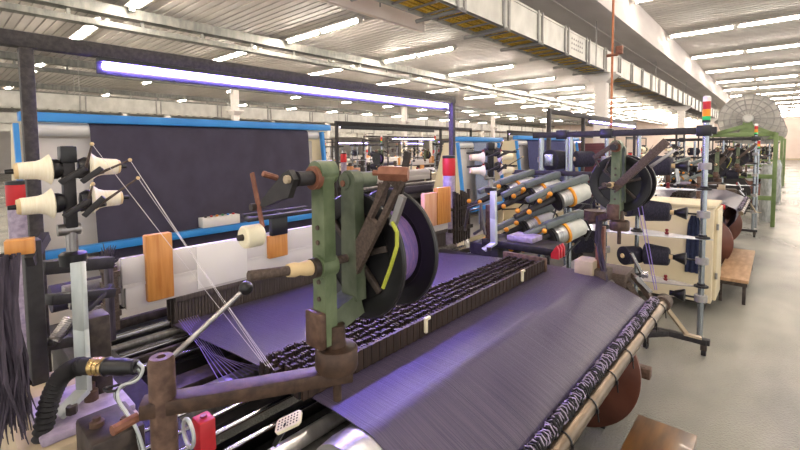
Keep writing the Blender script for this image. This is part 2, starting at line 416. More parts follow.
# heald frames: white upper beams with a polished lower board, dark wires below
for k in range(3):
    x = -2.0-.045*k
    hf = MB().box(x-.014, x+.014, .52, 2.83, 1.15, 1.262-.012*k, .004).build('heald_frame', 'white_panel', loom)
    m = MB(); m.box(x-.011, x+.011, .53, 2.82, 1.045, 1.138, .003)
    m.box(x-.007, x+.016, .52, 2.83, 1.138, 1.151); m.build('lower_board', 'white_panel', hf)
    m = MB(); m.box(x-.012, x+.014, .72, 2.81, 1.02, 1.047, .003)
    for i in range(140):
        y = .72+2.08*i/140; m.box(x-.005, x+.003, y, y+.0125, .9, 1.03)
    m.box(x-.012, x+.014, .72, 2.81, .89, .91, .003); m.build('heald_wires', 'heald_wire', hf)
pl = at(197, 275, X=-1.985); pr = at(247, 260, X=-1.985)
MB().box(-1.989, -1.983, pl.y, pr.y, 1.06, 1.258, .001).build('white_shield', 'white_plastic', loom)
def guide(px0, px1, ztop, zb, mm, x=-1.975):
    a0, a1 = at(px0, 250, X=x), at(px1, 250, X=x)
    return MB().box(x-.03, x+.012, a0.y, a1.y, zb, ztop, .006).build('frame_guide', mm, loom)
guide(145, 172, 1.345, 1.06, 'wood_orange'); g2 = guide(268, 287, 1.25, 1.13, 'wood_orange')
guide(424, 436, 1.36, 1.1, 'wood_peach'); guide(437, 450, 1.39, 1.1, 'wood_orange')
a0, a1 = at(270, 215, X=-1.97), at(286, 215, X=-1.97)
MB().box(-1.985, -1.955, a0.y, a1.y, 1.25, 1.345, .003).build('guide_bracket', 'black_plastic', loom)
b0, b1 = at(246, 212, X=-1.95), at(318, 211, X=-1.95)
m = MB(); m.box(-1.97, -1.93, b0.y, b1.y, 1.345, 1.365, .003); m.box(-2.07, -2.04, b0.y+.04, b1.y, 1.352, 1.37, .003)
for s in (.1, .5, .9): m.box(-2.07, -1.93, b0.y+(b1.y-b0.y)*s, b0.y+(b1.y-b0.y)*s+.015, 1.348, 1.36)
m.build('guide_bar', 'black_metal', loom)
# heald frame ends: ribbed ladder at the near end, a comb of bars at the far end
m = MB()
for i in range(5): m.box(-2.1+.03*i, -2.085+.03*i, .475, .5, .98, 1.24+.005*(i % 2))
for z in (1.04, 1.13, 1.2): m.box(-2.11, -1.955, .47, .505, z, z+.022)
m.build('frame_end_comb', 'lint_iron', loom)
m = MB()
for i in range(7):
    y = 2.9+.045*i; m.box(-2.0-.006*i, -1.975-.006*i, y, y+.018, .9, 1.34-.015*(i % 3))
m.box(-2.02, -1.99, 2.86, 3.2, 1.0, 1.03); m.box(-2.02, -1.99, 2.86, 3.2, 1.18, 1.205); m.build('frame_end_comb', 'dark_iron', loom)
# sley and reed rails beyond the healds, running out at the near end
for (x, z, w, mm) in ((-2.3, .98, .05, 'chrome'), (-2.38, 1.02, .02, 'dark_iron'), (-2.44, .99, .05, 'chrome'), (-2.55, 1.03, .07, 'steel'), (-1.8, .86, .03, 'chrome'), (-1.86, .87, .02, 'dark_iron'), (-1.92, .875, .04, 'chrome'), (-2.0, .885, .03, 'steel'), (-2.08, .9, .04, 'chrome'), (-2.17, .93, .02, 'dark_iron')):
    MB().box(x-w/2, x+w/2, .42, 2.95, z-.02, z+.02, .004).build('sley_rail', mm, loom)
MB().box(-2.65, -1.36, .47, 2.61, .76, .79, .004).build('drip_plate', 'black_metal', loom)
MB().box(-1.66, -1.56, .42, 2.61, .79, .86, .006).build('rail', 'dark_iron', loom)
MB().box(-1.45, -1.4, .42, 2.61, .79, .9, .006).build('rail', 'steel', loom)
for k in range(9): MB().tube([(-1.96, .72+.01*k, .95), (-1.6, .66+.012*k, .96-.01*k), (-1.3, .6+.018*k, .95)], .0011, 5).build('edge_yarn', 'purple_thread', loom)
MB().cyl((-2.75, .4, .95), (-2.75, 2.9, .95), .07, seg=20).build('cloth_roller', 'navy_cloth', loom)
# brass guide tube along the aisle side with its cable ties, and the coil cord beside the warp
TX, TZ = -.447, .838
tb = MB().cyl((TX, .86, TZ), (TX, 2.66, TZ), .0275, seg=24).build('guide_tube', 'brass_tube', loom)
for i in range(8):
    y = .98+.225*i
    m = MB(); m.tube([(TX+.0292*math.cos(q*math.pi/8), y+.004*math.sin(q*math.pi/8), TZ+.0292*math.sin(q*math.pi/8)) for q in range(16)], .0028, 6, closed=True)
    m.box(TX+.025, TX+.035, y-.004, y+.004, TZ-.01, TZ+.004); m.bar((TX+.031, y, TZ-.005), (TX+.033, y+.01, TZ-.045), .004, .003); m.build('cable_tie', 'black_plastic', tb)
random.seed(11)
pts = [(-.466+random.uniform(.013, .024)*math.cos(q*1.05), .84+1.72*q/700, .884+random.uniform(.013, .024)*math.sin(q*1.05)) for q in range(701)]
MB().tube(pts, .0042, 5).build('coil_cord', 'rubber', loom)
pts = [(-.466+random.uniform(.013, .024)*math.cos(q*.93+2.6), .84+1.72*q/700, .886+random.uniform(.013, .024)*math.sin(q*.93+2.6)) for q in range(701)]
MB().tube(pts, .0022, 5).build('coil_cord', 'lilac_paint', loom)
m = MB(); m.bar((TX-.02, 2.62, TZ-.01), (-.6, 2.64, .98), .03, .022); m.cyl((TX, 2.64, TZ), (TX, 2.72, TZ), .04); m.bar((TX, 2.68, TZ-.02), (-.7, 2.68, .7), .05, .02); m.build('tube_bracket', 'lint_iron', loom)
m = MB(); m.bar((TX, 2.7, TZ-.02), (-.36, 2.85, .63), .02, .02); m.bar((-.37, 2.84, .63), (-.29, 2.86, .62), .03, .012); m.build('hook_arm', 'beige_dark', loom)
m = MB(); m.bar((-.56, 2.56, .99), (-.5, 2.62, .9), .02, .02); m.bar((-.58, 2.54, 1.12), (-.53, 2.6, .98), .014, .014); m.cyl((-.54, 2.6, 1.0), (-.51, 2.6, 1.0), .02); m.build('yarn_guide', 'chrome', loom)
e_ = at(590, 268, X=-.76)
MB().box(-.83, -.73, e_.y-.05, e_.y+.07, .98, 1.075, .008).build('end_block', 'beige_dark', loom)
m = MB(); m.box(-.78, -.6, 2.52, 2.72, .9, 1.0, .01); m.bar((-.6, 2.55, .95), (-.52, 2.6, .8), .03, .03); m.build('end_casting', 'lint_iron', loom)

# ---- warp beam under the sheet
wb = thing('warp_beam', (-.87, 1.6, .09), 'warp beam under the nearest loom with a big glossy brown flange disc', 'warp beam')
MB().lathe((-.87, .72, .46), (0, 1, 0), [(0, 0), (0, .17), (1.72, .17), (1.72, 0)], 40).build('yarn_roll', 'warp_yarn', wb)
for y in (.69, 2.44):
    fl = MB().lathe((-.87, y, .46), (0, 1, 0), [(0, 0), (0, .36), (.006, .37), (.024, .37), (.03, .36), (.03, 0)], 64).build('flange', 'flange_red', wb)
MB().cyl((-.87, .5, .46), (-.87, 2.66, .46), .035).build('axle', 'steel', wb)
b = at(642, 397, X=-.5)
tag(MB().box(-.72, -.5, 2.66, 2.72, .38, .44, .006).build('stop_block', 'brown_iron'), 'small dark iron stop block jutting out behind the brown flange disc', 'block')

# ---- spool bracket: two green arms on a swivelling bar, holding a flanged spool
N = at(373, 251, d=.985)
def P(x, t, z): return V((N.x+x, N.y+t, N.z+z))
zt = at(326, 166, d=.865).z; zb = at(322, 344, d=.865).z
br = thing('spool_bracket', (N.x, N.y-.15, zb-.06), 'green cast-iron bracket with two upright arms at the near corner of the nearest loom', 'bracket')
def arm(t0, t1, xo, ztop, zbot, w0, w1, boss, mm):
    m = MB(); poly = [(-w0/2, 0), (w0/2, 0), (w1/2, ztop-zbot-boss*.4)]
    for q in range(9):
        g = math.radians(-10+q*25); poly.append((boss*math.cos(g), ztop-zbot+boss*math.sin(g)))
    poly.append((-w1/2, ztop-zbot-boss*.4))
    m.prism(poly, (N.x+xo, N.y+t1, zbot), (1, 0, 0), (0, 0, 1), t1-t0); return m
m = arm(-.165, -.137, .012, zt-.022, zb, .042, .038, .023, 'green_paint'); m.cyl(P(.012, -.169, 0), P(.012, -.13, 0), .0235, seg=20); m.cyl(P(.012, -.17, .19), P(.012, -.128, .19), .024, seg=20)
a1 = m.build('arm', 'green_paint', br)
for z in (.06, .03, -.05, -.085):
    MB().cyl(P(.012, -.168, z+.02), P(.012, -.164, z+.02), .005, seg=8).build('rivet', 'lint_iron', a1)
a2o = arm(-.082, -.055, .008, zt-.035, zb+.07, .05, .042, .024, 'green_dull'); a2o.cyl(P(0, -.084, zt-N.z-.035), P(0, -.0, zt-N.z-.035), .018, seg=16)
a2 = a2o.build('arm', 'green_dull', br); MB().cyl(P(-.004, -.086, zt-N.z-.04), P(-.004, -.081, zt-N.z-.04), .007, seg=10).build('rivet', 'rust', a2)
m = MB(); m.bar(P(.0, -.165, zb-N.z+.03), P(.0, -.06, zb-N.z+.06), .05, .05); m.build('arm_foot', 'green_dull', br)
MB().box(N.x-.02, N.x+.034, N.y-.18, N.y-.163, zb-.005, zb+.07, .006).build('foot_plate', 'brown_iron', br)
m = MB(); m.cyl(P(.002, -.31, .014), P(.008, -.16, 0), .0095, seg=16); m.cyl(P(.0, -.16, 0), P(0, .1, 0), .009); m.build('shaft', 'lint_iron', br)
m = MB(); m.lathe(P(.004, -.232, .0065), (.04, 1, -.093), [(0, 0), (0, .0125), (.014, .0145), (.026, .012), (.042, .0155), (.06, .0155), (.06, 0)], 20); m.build('tape_wrap', 'cream_core', br)
m = MB(); m.cyl(P(.01, -.182, 0), P(.01, -.163, 0), .02, seg=20); m.build('collar', 'dark_iron', br)
# top cross tube, black lever and cream roller
zc = zt-N.z-.022
m = MB(); m.cyl(P(.012, -.213, zc), P(.012, -.165, zc), .0145, seg=18); m.build('cross_tube', 'black_metal', br)
MB().cyl(P(.012, -.178, zc), P(.012, -.165, zc), .0235, seg=20).build('washer', 'rust', br)
A = P(.008, -.215, zc)
lv = MB().prism([(.016, .0), (.0, .018), (-.022, .01), (-.1, -.045), (-.106, -.058), (-.095, -.062), (-.03, -.04), (-.005, -.036)], A, (1, 0, 0), (0, 0, 1), .012).build('lever', 'black_metal', br)
MB().cyl(A+V((0, -.02, 0)), A+V((0, 0, 0)), .008, seg=8).build('bolt', 'beige_dark', lv)
MB().cyl(A+V((-.06, -.03, .01)), A+V((-.06, .0, .0)), .006, seg=8).build('bolt', 'rust', lv)
B = A+V((-.11, -.012, -.052))
MB().bar(B+V((-.024, 0, .06)), B+V((.012, 0, -.05)), .012, .004, up=(0, 1, 0)).build('roller_strip', 'rust', br)
MB().cyl(B+V((-.012, -.012, -.01)), B+V((-.012, .01, -.01)), .008, seg=10).build('nut', 'dark_iron', br)
C_ = B+V((.004, -.04, -.066))
rl = MB().lathe(C_, (0, 1, 0), [(0, .006), (0, .02), (.003, .023), (.037, .023), (.04, .02), (.04, 0)], 28).build('guide_roller', 'cream_nylon', br)
MB().lathe(C_, (0, 1, 0), [(-.01, 0), (-.01, .006), (.003, .007), (.003, 0)], 12).build('roller_pin', 'dark_iron', rl)
# slotted brown brake arms with the hexagonal pad
yb = N.y-.076
q0 = at(348, 278, Y=yb); q1 = at(396, 178, Y=yb)
mdir = (q1-q0).normalized(); ln = (q1-q0).length
ux = V((mdir.x, 0, mdir.z)); uy = V((-mdir.z, 0, mdir.x))
m = MB(); m.bar(q0, q0+ux*ln*.6, .04, .012, up=(0, 1, 0))
for s in (-1, 1): m.bar(q0+ux*ln*.58+uy*s*.0145, q1+uy*s*.0145, .011, .012, up=(0, 1, 0))
m.bar(q1-ux*.015, q1+ux*.006, .04, .012, up=(0, 1, 0)); m.build('brake_arm', 'lint_iron', br)
MB().bar(at(372, 230, Y=yb+.03), at(384, 184, Y=yb+.03), .022, .01, up=(0, 1, 0)).build('brake_arm', 'lint_iron', br)
pd0 = at(379, 173, Y=yb-.02); 
MB().lathe(pd0, (.86, .5, -.04), [(-.012, 0), (-.012, .006), (0, .006), (0, .013), (.005, .016), (.054, .016), (.058, .014), (.058, 0)], 6).build('brake_pad', 'rust', br)
m = MB(); m.bar(at(408, 152, Y=N.y-.0), at(399, 199, Y=N.y-.0), .016, .005, up=(0, 1, 0)); m.build('strap_link', 'dark_iron', br)
MB().bar(at(403, 196, Y=N.y-.072), at(393, 226, Y=N.y-.072), .014, .01, up=(0, 1, 0)).build('strap_link', 'steel', br)
MB().tube([at(392, 222, Y=N.y-.078), at(397, 232, Y=N.y-.078), at(397, 246, Y=N.y-.078), at(391, 266, Y=N.y-.078), at(383, 288, Y=N.y-.078)], .004, 8).build('brake_cord', 'yellowgreen', br)
# swivel, bar and post
pv = at(335, 361, d=.885); Zb = pv.z-.004
PV = V((N.x+.026, N.y-.135, Zb))
m = MB(); m.lathe(PV, (0, 0, 1), [(-.008, 0), (-.008, .041), (.0, .044), (.034, .044), (.039, .04), (.041, .02), (.085, .018), (.085, 0)], 32); m.cyl(PV-V((0, 0, .075)), PV, .009); m.build('swivel', 'pivot_iron', br)
sw = thing('swing_arm', (PV.x-.1, PV.y-.1, .86), 'long flat iron arm on a brown post under the nearest green bracket', 'swing arm')
PB = at(163, 402, Z=Zb-.016)
dirb = (PB-PV); dirb.z = 0; dirb.normalize()
MB().bar(V((PV.x, PV.y, Zb-.02))-dirb*.03, V((PB.x, PB.y, Zb-.02))+dirb*.035, .042, .028, bev=.003).build('swing_bar', 'pivot_iron', sw)
PBc = V((PB.x, PB.y, 0))
MB().lathe(PBc, (0, 0, 1), [(.86, 0), (.86, .0225), (Zb+.062, .0225), (Zb+.07, .019), (Zb+.07, .008), (Zb+.06, .008), (Zb+.06, 0)], 28).build('post', 'brown_iron', sw)
MB().cyl(PBc+dirb*.02+V((-.01, -.02, Zb-.035)), PBc+dirb*.05+V((.015, -.035, Zb-.035)), .009, seg=8).build('clamp_bolt', 'rust', sw)
# spool
sp = thing('flanged_spool', (N.x, N.y+.045, N.z-.14), 'black flanged spool wound with purple yarn on the nearest green bracket', 'spool')
def flange(t, spokes):
    m = MB(); c = P(0, t-.03, 0)
    m.lathe(c, (0, 1, 0), [(0, .098), (-.003, .102), (-.003, .138), (0, .141), (.006, .141), (.009, .138), (.009, 0)], 64)
    m.lathe(c, (0, 1, 0), [(.003, .1), (.003, 0)], 64)
    m.lathe(c, (0, 1, 0), [(-.012, 0), (-.012, .02), (-.004, .028), (.004, .03)], 24)
    return m
def spokes(t, par):
    for q in range(6):
        m = MB(); c = P(0, t-.03, 0); g = q*math.pi/3+.3; m.bar(c+V((.022*math.cos(g), -.003, .022*math.sin(g))), c+V((.1*math.cos(g), -.003, .1*math.sin(g))), .014, .01, up=(0, 1, 0), bev=.002); m.build('spoke', 'dark_iron', par)
spokes(-.02, flange(-.02, 1).build('flange', 'black_plastic', sp)); flange(.088, 1).build('flange', 'black_plastic', sp)
MB().lathe(P(0, -.042, 0), (0, 1, 0), [(0, 0), (0, .088), (.1, .088), (.1, 0)], 48).build('yarn', 'yarn_purple', sp)

# ---- hand lever with black ball knob
hl = thing('hand_lever', at(173, 358, d=.9), 'slim steel hand lever tipped with a black ball, leaning over the brown post', 'lever')
l0, l1 = at(172, 357, d=.9), at(246, 288, d=1.0)
MB().cyl(l0, l1, .006, seg=12).build('rod', 'steel', hl); MB().ball(l1, .0165, 20).build('knob', 'black_plastic', hl)

# ---- bobbin holder with four cream bobbins
hp = at(69, 188, d=1.15); hx, hy = hp.x, hp.y
zt2 = at(66, 146, d=1.15).z; zb2 = at(75, 235, d=1.15).z
bh = thing('bobbin_holder', (hx, hy, zb2-.5), 'black bobbin holder post with four cream bobbins at the left edge, near end of loom', 'bobbin holder')
MB().box(hx-.015, hx+.015, hy-.014, hy+.014, zb2+.01, zt2, .003).build('post', 'black_metal', bh)
m = MB(); m.box(hx-.021, hx+.021, hy-.018, hy+.018, zt2-.045, zt2-.001, .003); m.build('post_cap', 'black_plastic', bh)
m = MB(); m.cyl((hx, hy, zb2-.045), (hx, hy, zb2+.02), .014); m.cyl((hx+.0, hy-.03, zb2+.015), (hx, hy+.02, zb2+.015), .016); m.build('height_screw', 'steel', bh)
cu = at(79, 256, d=1.13)
m = MB(); m.lathe((hx+.004, hy, cu.z-.03), (0, 0, 1), [(0, 0), (0, .03), (.03, .032), (.035, .026), (.035, 0)], 24); m.build('cup', 'black_plastic', bh)
ap = [at(78, 264, d=1.12), at(81, 330, d=1.1), at(84, 390, d=1.08), at(60, 414, d=1.04)]
m = MB()
for i in range(3): m.bar(ap[i]-(ap[i+1]-ap[i]).normalized()*.005, ap[i+1]+(ap[i+1]-ap[i]).normalized()*.004, .04, .014, up=V((.4, -.9, .25)) if i < 2 else V((.1, -.3, 1)), bev=.002)
m.build('bent_arm', 'mint_grey', bh)
MB().cyl(ap[3]+V((.02, .02, .0)), ap[3]+V((.02, .02, .02)), .012, seg=6).build('arm_bolt', 'dark_iron', bh)
zA = at(60, 169, d=1.12).z; zB = at(64, 203, d=1.12).z
bobs = []
for (dy, sgn, z, xo, lb) in ((-.012, -1, zA, -.003, 'upper left'), (-.012, -1, zB, .006, 'lower left'), (.02, 1, zA+.004, .012, 'upper right'), (.02, 1, zB+.004, .018, 'lower right')):
    y = hy+dy; ax = V((.0, sgn, -.03)); o = V((hx+xo, y, z))
    ch = MB().lathe(o, ax, [(-.0, 0), (-.0, .02), (.012, .027), (.02, .026), (.024, .012), (.114, .0055), (.114, 0)], 20).build('spindle', 'black_plastic', bh)
    MB().lathe(o, ax, [(.024, 0), (.024, .02), (.032, .018), (.032, 0)], 16).build('chuck_pad', 'dark_red', ch)
    e = MB().cyl(o+V((.0, sgn*.0, -.025)), o+V((.03, .05*sgn if sgn > 0 else .06, -.012)), .008); e.build('tension_arm', 'black_metal', bh)
    bb = thing('yarn_bobbin', o+ax*.09+V((0, 0, -.04)), 'cream yarn bobbin on the nearest black holder, ' + lb + ' of its four', 'bobbin', 'cream bobbins on the nearest holder')
    MB().lathe(o, ax, [(.022, .01), (.022, .03), (.026, .04), (.042, .027), (.054, .0235), (.088, .0215), (.09, .0215)], 28).build('yarn', 'yarn_cream', bb)
    MB().lathe(o, ax, [(.089, .0215), (.091, .0205), (.097, .018), (.098, .009), (.092, .008)], 28).build('tube_core', 'cream_core', bb)
    bobs.append(bb)
# feeler arms with eyelets, and the threads they lead down to the shed
ey = []
for (pa, da, pe, de) in (((86, 168), 1.12, (92, 144), 1.1), ((88, 178), 1.12, (130, 160), 1.17), ((87, 205), 1.12, (93, 184), 1.1), ((95, 208), 1.12, (138, 178), 1.18)):
    A_, E_ = at(*pa, d=da), at(*pe, d=de)
    m = MB(); m.tube([A_, A_.lerp(E_, .5), E_], [.0045, .0032, .0022], 8); f_ = m.build('feeler_arm', 'lint_iron', bh); MB().ball(E_, .0052, 10).build('eyelet', 'cream_core', f_); ey.append(E_)
for (pa, da, pb_, db) in (((60, 183), 1.08, (86, 168), 1.12), ((82, 182), 1.1, (102, 168), 1.12), ((64, 217), 1.08, (90, 200), 1.12), ((84, 216), 1.1, (104, 197), 1.12)):
    MB().bar(at(*pa, d=da), at(*pb_, d=db), .018, .014, bev=.002).build('feeler_bracket', 'black_metal', bh)
for i, (e_, pe, de) in enumerate(((ey[0], (262, 362), 1.14), (ey[1], (266, 366), 1.13), (ey[1], (270, 368), 1.13), (ey[3], (274, 370), 1.12))):
    end = at(*pe, d=de)
    MB_ = MB().tube([e_, e_.lerp(end, .5)+V((0, 0, -.004)), end], .00055, 5)
    tag(MB_.build('yarn_thread', 'thread'), ['fine pale thread led from the topmost bead of the cream bobbin holder to the droppers', 'fine pale thread from the upper outer feeler bead, left of its close twin', 'fine pale thread from the upper outer feeler bead, right of its close twin', 'fine pale thread from the lower outer feeler bead down to the droppers'][i], 'thread', 'threads from the nearest bobbin holder')

# ---- gantry with the violet light strip
gt = thing('loom_gantry', (-2.21, 1.7, 0), 'black steel gantry with two posts standing over the nearest loom', 'gantry')
for y in (.29, 3.2): MB().box(-2.232, -2.188, y-.022, y+.022, 0, 2.105, .003).build('post', 'black_post', gt)
MB().box(-2.232, -2.188, -.9, 3.23, 2.105, 2.165, .003).build('beam', 'black_post', gt)
MB().box(-2.232, -2.188, -.944, -.9, 0, 2.165, .003).build('post', 'black_post', gt)
ls = thing('light_strip', (-2.185, 1.85, 2.05), 'long violet light strip hung under the gantry of the nearest loom', 'lamp')
MB().box(-2.215, -2.165, .52, 3.12, 2.084, 2.105, .002).build('housing', 'black_plastic', ls)
MB().box(-2.217, -2.209, .52, 3.12, 2.035, 2.1, .002).build('light_shield', 'black_plastic', ls)  # added fin, blocks the violet light towards the cloth behind
MB().cyl((-2.19, .54, 2.068), (-2.19, 3.1, 2.068), .012, seg=10).build('light_tube', 'led_violet', ls)

# ---- red signal can on a pillar beside each end of the healds
def can(x, y, label, dz=0):
    t = thing('signal_lamp', (x, y, 0), label, 'signal lamp')
    MB().lathe((x, y, 0), (0, 0, 1), [(0, 0), (0, .05), (.9, .05), (1.47+dz, .05), (1.47+dz, 0)], 24).build('pillar', 'lilac_paint', t)
    MB().lathe((x, y, 1.47+dz), (0, 0, 1), [(0, 0), (0, .05), (.015, .054), (.14, .054), (.15, .05), (.15, 0)], 24).build('red_lens', 'lamp_red', t)
    MB().lathe((x, y, 1.615+dz), (0, 0, 1), [(0, 0), (0, .055), (.02, .055), (.025, .045), (.025, 0)], 24).build('cap', 'black_plastic', t)
    return t
sg1 = can(-3.6, .39, 'red signal lamp on a pale pillar at the left edge, behind the cream bobbins', -.12)
sg2 = can(-2.05, 2.92, 'red signal lamp on a lilac pillar right of the peach frame guides')

# ---- weft bobbin stand on castors
def clamp(t, x, y, z): MB().lathe((x, y, z-.025), (0, 0, 1), [(0, 0), (0, .042), (.003, .045), (.05, .045), (.053, .042), (.053, 0)], 20).build('clamp', 'grey_plate', t)
PY = 4.12
st = thing('bobbin_stand', (-1.1, PY, 0), 'castor-footed bobbin stand of steel poles with silver leaf plates', 'bobbin stand')
for x in (-.43, -.9, -1.16, -1.52, -1.76):
    MB().cyl((x, PY, .12), (x, PY, 1.88 if x > -.5 else 1.8), .0215 if x > -.5 else .017, seg=16).build('pole', 'pole', st)
MB().box(-1.85, -.36, PY-.03, PY+.03, 1.79, 1.845, .004).build('top_rail', 'black_metal', st)
for x in (-.44, -1.16, -1.56): MB().box(x-.05, x+.05, PY-.04, PY+.04, 1.775, 1.86, .005).build('rail_clamp', 'black_plastic', st)
m = MB(); m.box(-1.9, -.36, PY-.025, PY+.025, .1, .145, .003); m.build('base_bar', 'black_metal', st)
f1, f2 = at(668, 332, Z=.122), at(646, 334, Z=.122)
MB().bar((-.38, PY-.01, .122), f1, .05, .045, bev=.003).build('base_bar', 'black_metal', st)
MB().bar(f1+V((.02, 0, 0)), f2, .05, .045, bev=.003).build('base_bar', 'black_metal', st)
for (x, y) in ((-.4, PY), (-1.86, PY), (f2.x, f2.y)):
    ca = MB().box(x-.022, x+.022, y-.02, y+.02, .05, .1, .004).build('castor', 'dark_iron', st)
    MB().cyl((x-.016, y+.01, .032), (x+.016, y+.01, .032), .032, seg=18).build('wheel', 'rubber', ca)
for k, (z, mm, xt, xw) in enumerate(((1.345, 'silver_plate', -.4, -1.3), (.955, 'silver_plate', -.36, -1.75), (.56, 'grey_plate', -.44, -1.5))):
    y0 = PY; m = MB()
    m.prism([(xt, y0), (xt-.12, y0+.05), (xt-.5, y0+.15), (xw, y0+.22), (xw, y0-.22), (xt-.5, y0-.15), (xt-.12, y0-.05)], (0, 0, z-.003), (1, 0, 0), (0, 1, 0), .006)
    m.build('leaf_plate', mm, st)
    for x in (-.43, -.9, -1.16):
        MB().lathe((x, PY, z+.003), (0, 0, 1), [(0, 0), (0, .05), (.012, .05), (.016, .03), (.03, .028), (.03, 0)], 20).build('collar', 'rubber', st)
    MB().lathe((-.68, PY+.02, z+.003), (0, 0, 1), [(0, 0), (0, .012), (.012, .018), (.02, .008), (.032, .014), (.045, .012), (.048, 0)], 14).build('thread_eye', 'dark_red', st)
def cone(c, ax, label, r0=.062, r1=.082, L=.17, group='navy yarn cones on the nearest stand'):
    ax = V(ax).normalized(); c = V(c); t = thing('yarn_cone', c-V((0, 0, r1)), label, 'yarn cone', group)
    p = c-ax*L/2
    MB().lathe(p, ax, [(0, .02), (0, r1-.012), (.008, r1), (L-.01, r0+.004), (L, r0-.006), (L, .02)], 32).build('yarn', 'yarn_navy', t)
    MB().lathe(p, ax, [(-.012, 0), (-.012, .016), (-.008, .02), (L+.025, .019), (L+.025, 0)], 16).build('tube_core', 'cream_core', t)
    return t
cones = []
for (z, lb) in ((1.535, 'topmost'), (1.15, 'middle'), (.775, 'lowest')):
    cones.append(cone((-.745, PY-.01, z), (1, 0, 0), 'navy yarn cone left of the rightmost pole of the stand, ' + lb + ' of three', .072, .092, .185))
for z in (1.535, 1.15, .775, .47):
    clamp(st, -.43, PY, z)
    m = MB(); m.cyl((-.47, PY, z), (-.6, PY, z), .008, seg=10); m.lathe((-.645, PY, z), (1, 0, 0), [(0, 0), (0, .022), (.03, .022), (.035, .026), (.1, .052), (.108, .05), (.112, .014), (.112, 0)], 20); m.build('cone_chuck', 'black_plastic', st)
for (px, py, lb) in ((584, 159, 'topmost'), (584, 205, 'middle'), (583, 245, 'lowest')):
    c = at(px, py, Y=PY+.05); cones.append(cone(c, (.75, .6, 0), 'navy yarn cone between the grey feeders and the far green bracket, ' + lb + ' of three', .07, .078, .17))
    m = MB(); m.cyl(c+V((.06, .05, 0)), (c.x+.17, PY, c.z), .008, seg=8); m.build('cone_peg', 'steel', st); clamp(st, c.x+.18 if abs(c.x+.18+1.16) > .05 else -1.16, PY, c.z)
for (px, py, lb) in ((634, 207, 'upper'), (631, 255, 'lower')):
    c = at(px, py, Y=PY-.05); cones.append(cone(c, (.55, .8, 0), 'navy yarn cone seen end-on below the far spool, ' + lb + ' of two', .07, .08, .17))
c = at(556, 160, Y=PY); cones.append(cone(c, (.3, 1, 0), 'fat dark yarn cone behind the two poles left of the stand', .085, .1, .2))
m = MB(); m.box(c.x-.05, c.x+.03, PY-.16, PY-.13, c.z-.05, c.z+.06, .004); m.build('thread_plate', 'pole', st)
clamp(st, -1.76, PY, c.z)
# stack light on the stand's end pole
def stack_light(x, y, z, label, group=None):
    t = thing('stack_light', (x, y, z), label, 'stack light', group)
    MB().cyl((x, y, z), (x, y, z+.02), .028, seg=18).build('base', 'black_plastic', t)
    for i, mm in enumerate(('lamp_green', 'lamp_amber', 'lamp_red')):
        h = (.03, .055, .06)[i]; z0 = z+.02+(0, .03, .085)[i]
        MB().cyl((x, y, z0), (x, y, z0+h), .027, seg=18).build(('green_lens', 'amber_lens', 'red_lens')[i], mm, t)
    MB().lathe((x, y, z+.165), (0, 0, 1), [(0, 0), (0, .027), (.035, .027), (.045, .015), (.045, 0)], 18).build('cap', 'white_plastic', t); return t
sl = stack_light(-.43, PY, 1.88, 'red, amber and green stack light atop the rightmost pole of the nearest bobbin stand')

# ---- weft feeders: grey arm above, ribbed drum with a yellow ring, black mouth
def feeder(c, label):
    c = V(c); t = thing('weft_feeder', c-V((0, 0, .09)), label, 'weft feeder', 'grey weft feeders by the nearest loom')
    ax = V((-.55, -.82, -.27)).normalized(); o = c
    b = MB().lathe(o, ax, [(-.1, 0), (-.1, .052), (-.085, .066), (.05, .078), (.06, .078), (.06, 0)], 28).build('motor_housing', 'feeder_light', t)
    MB().lathe(o, ax, [(.058, .05), (.058, .082), (.076, .082), (.076, .05)], 28).build('ring', 'orange_knob', t)
    MB().lathe(o, ax, [(.076, .0), (.076, .068), (.165, .062), (.165, 0)], 28).build('drum', 'feeder_drum', t)
    MB().lathe(o, ax, [(.155, .0), (.155, .064), (.168, .074), (.186, .078), (.19, .07), (.185, .055), (.175, 0)], 28).build('mouth_ring', 'black_plastic', t)
    up = V((-.15, -.22, 1)).normalized()
    a = o+up*.1; m = MB(); m.bar(a-ax*.12, a+ax*.22, .07, .05, up=up, bev=.01); m.bar(a+ax*.2, a+ax*.42-up*.02, .05, .042, up=up, bev=.008); m.bar(o-ax*.09, a-ax*.08, .03, .05, up=ax); m.build('feeder_arm', 'feeder_grey', t)
    m = MB(); m.cyl(o+ax*.2+up*.02, o+ax*.55-up*.01, .026, .02, seg=14); m.build('guide_tube', 'black_metal', t)
    for s, w in ((.24, -.02), (.33, -.045), (.42, -.1), (.52, -.06)):
        k = a+ax*s+V((.035, -.03, w)); MB().ball(k, .019, 10).build('knob', 'orange_knob', t)
    MB().tube([o+ax*.2-up*.06, o+ax*.25-up*.13, o+ax*.1-up*.17, o-ax*.05-up*.1], .007, 6).build('cable', 'black_plastic', t)
    MB().tube([o-ax*.1+up*.07, o-ax*.14+up*.02, o-ax*.16-up*.06, o-ax*.1-up*.12], .008, 6).build('cable', 'black_plastic', t)
    return t
fd = []
for k, (x, y, z, lb) in enumerate(((-1.16, 3.36, 1.335, 'upper row, nearest the aisle'), (-1.4, 3.42, 1.35, 'upper row, second from the aisle'), (-1.64, 3.46, 1.36, 'upper row, third from the aisle'), (-1.15, 3.24, 1.075, 'lower row, nearest the aisle'), (-1.42, 3.34, 1.09, 'lower row, second from the aisle'))):
    fd.append(feeder((x, y, z), 'grey weft feeder with yellow ring and orange knobs, ' + lb))
fs = thing('feeder_stand', (-1.35, 3.45, 0), 'floor-standing pole frame carrying the grey weft feeders', 'stand')
for x in (-1.28, -1.53): MB().cyl((x, 3.55, 0), (x, 3.55, 1.78), .02, seg=14).build('pole', 'pole', fs)
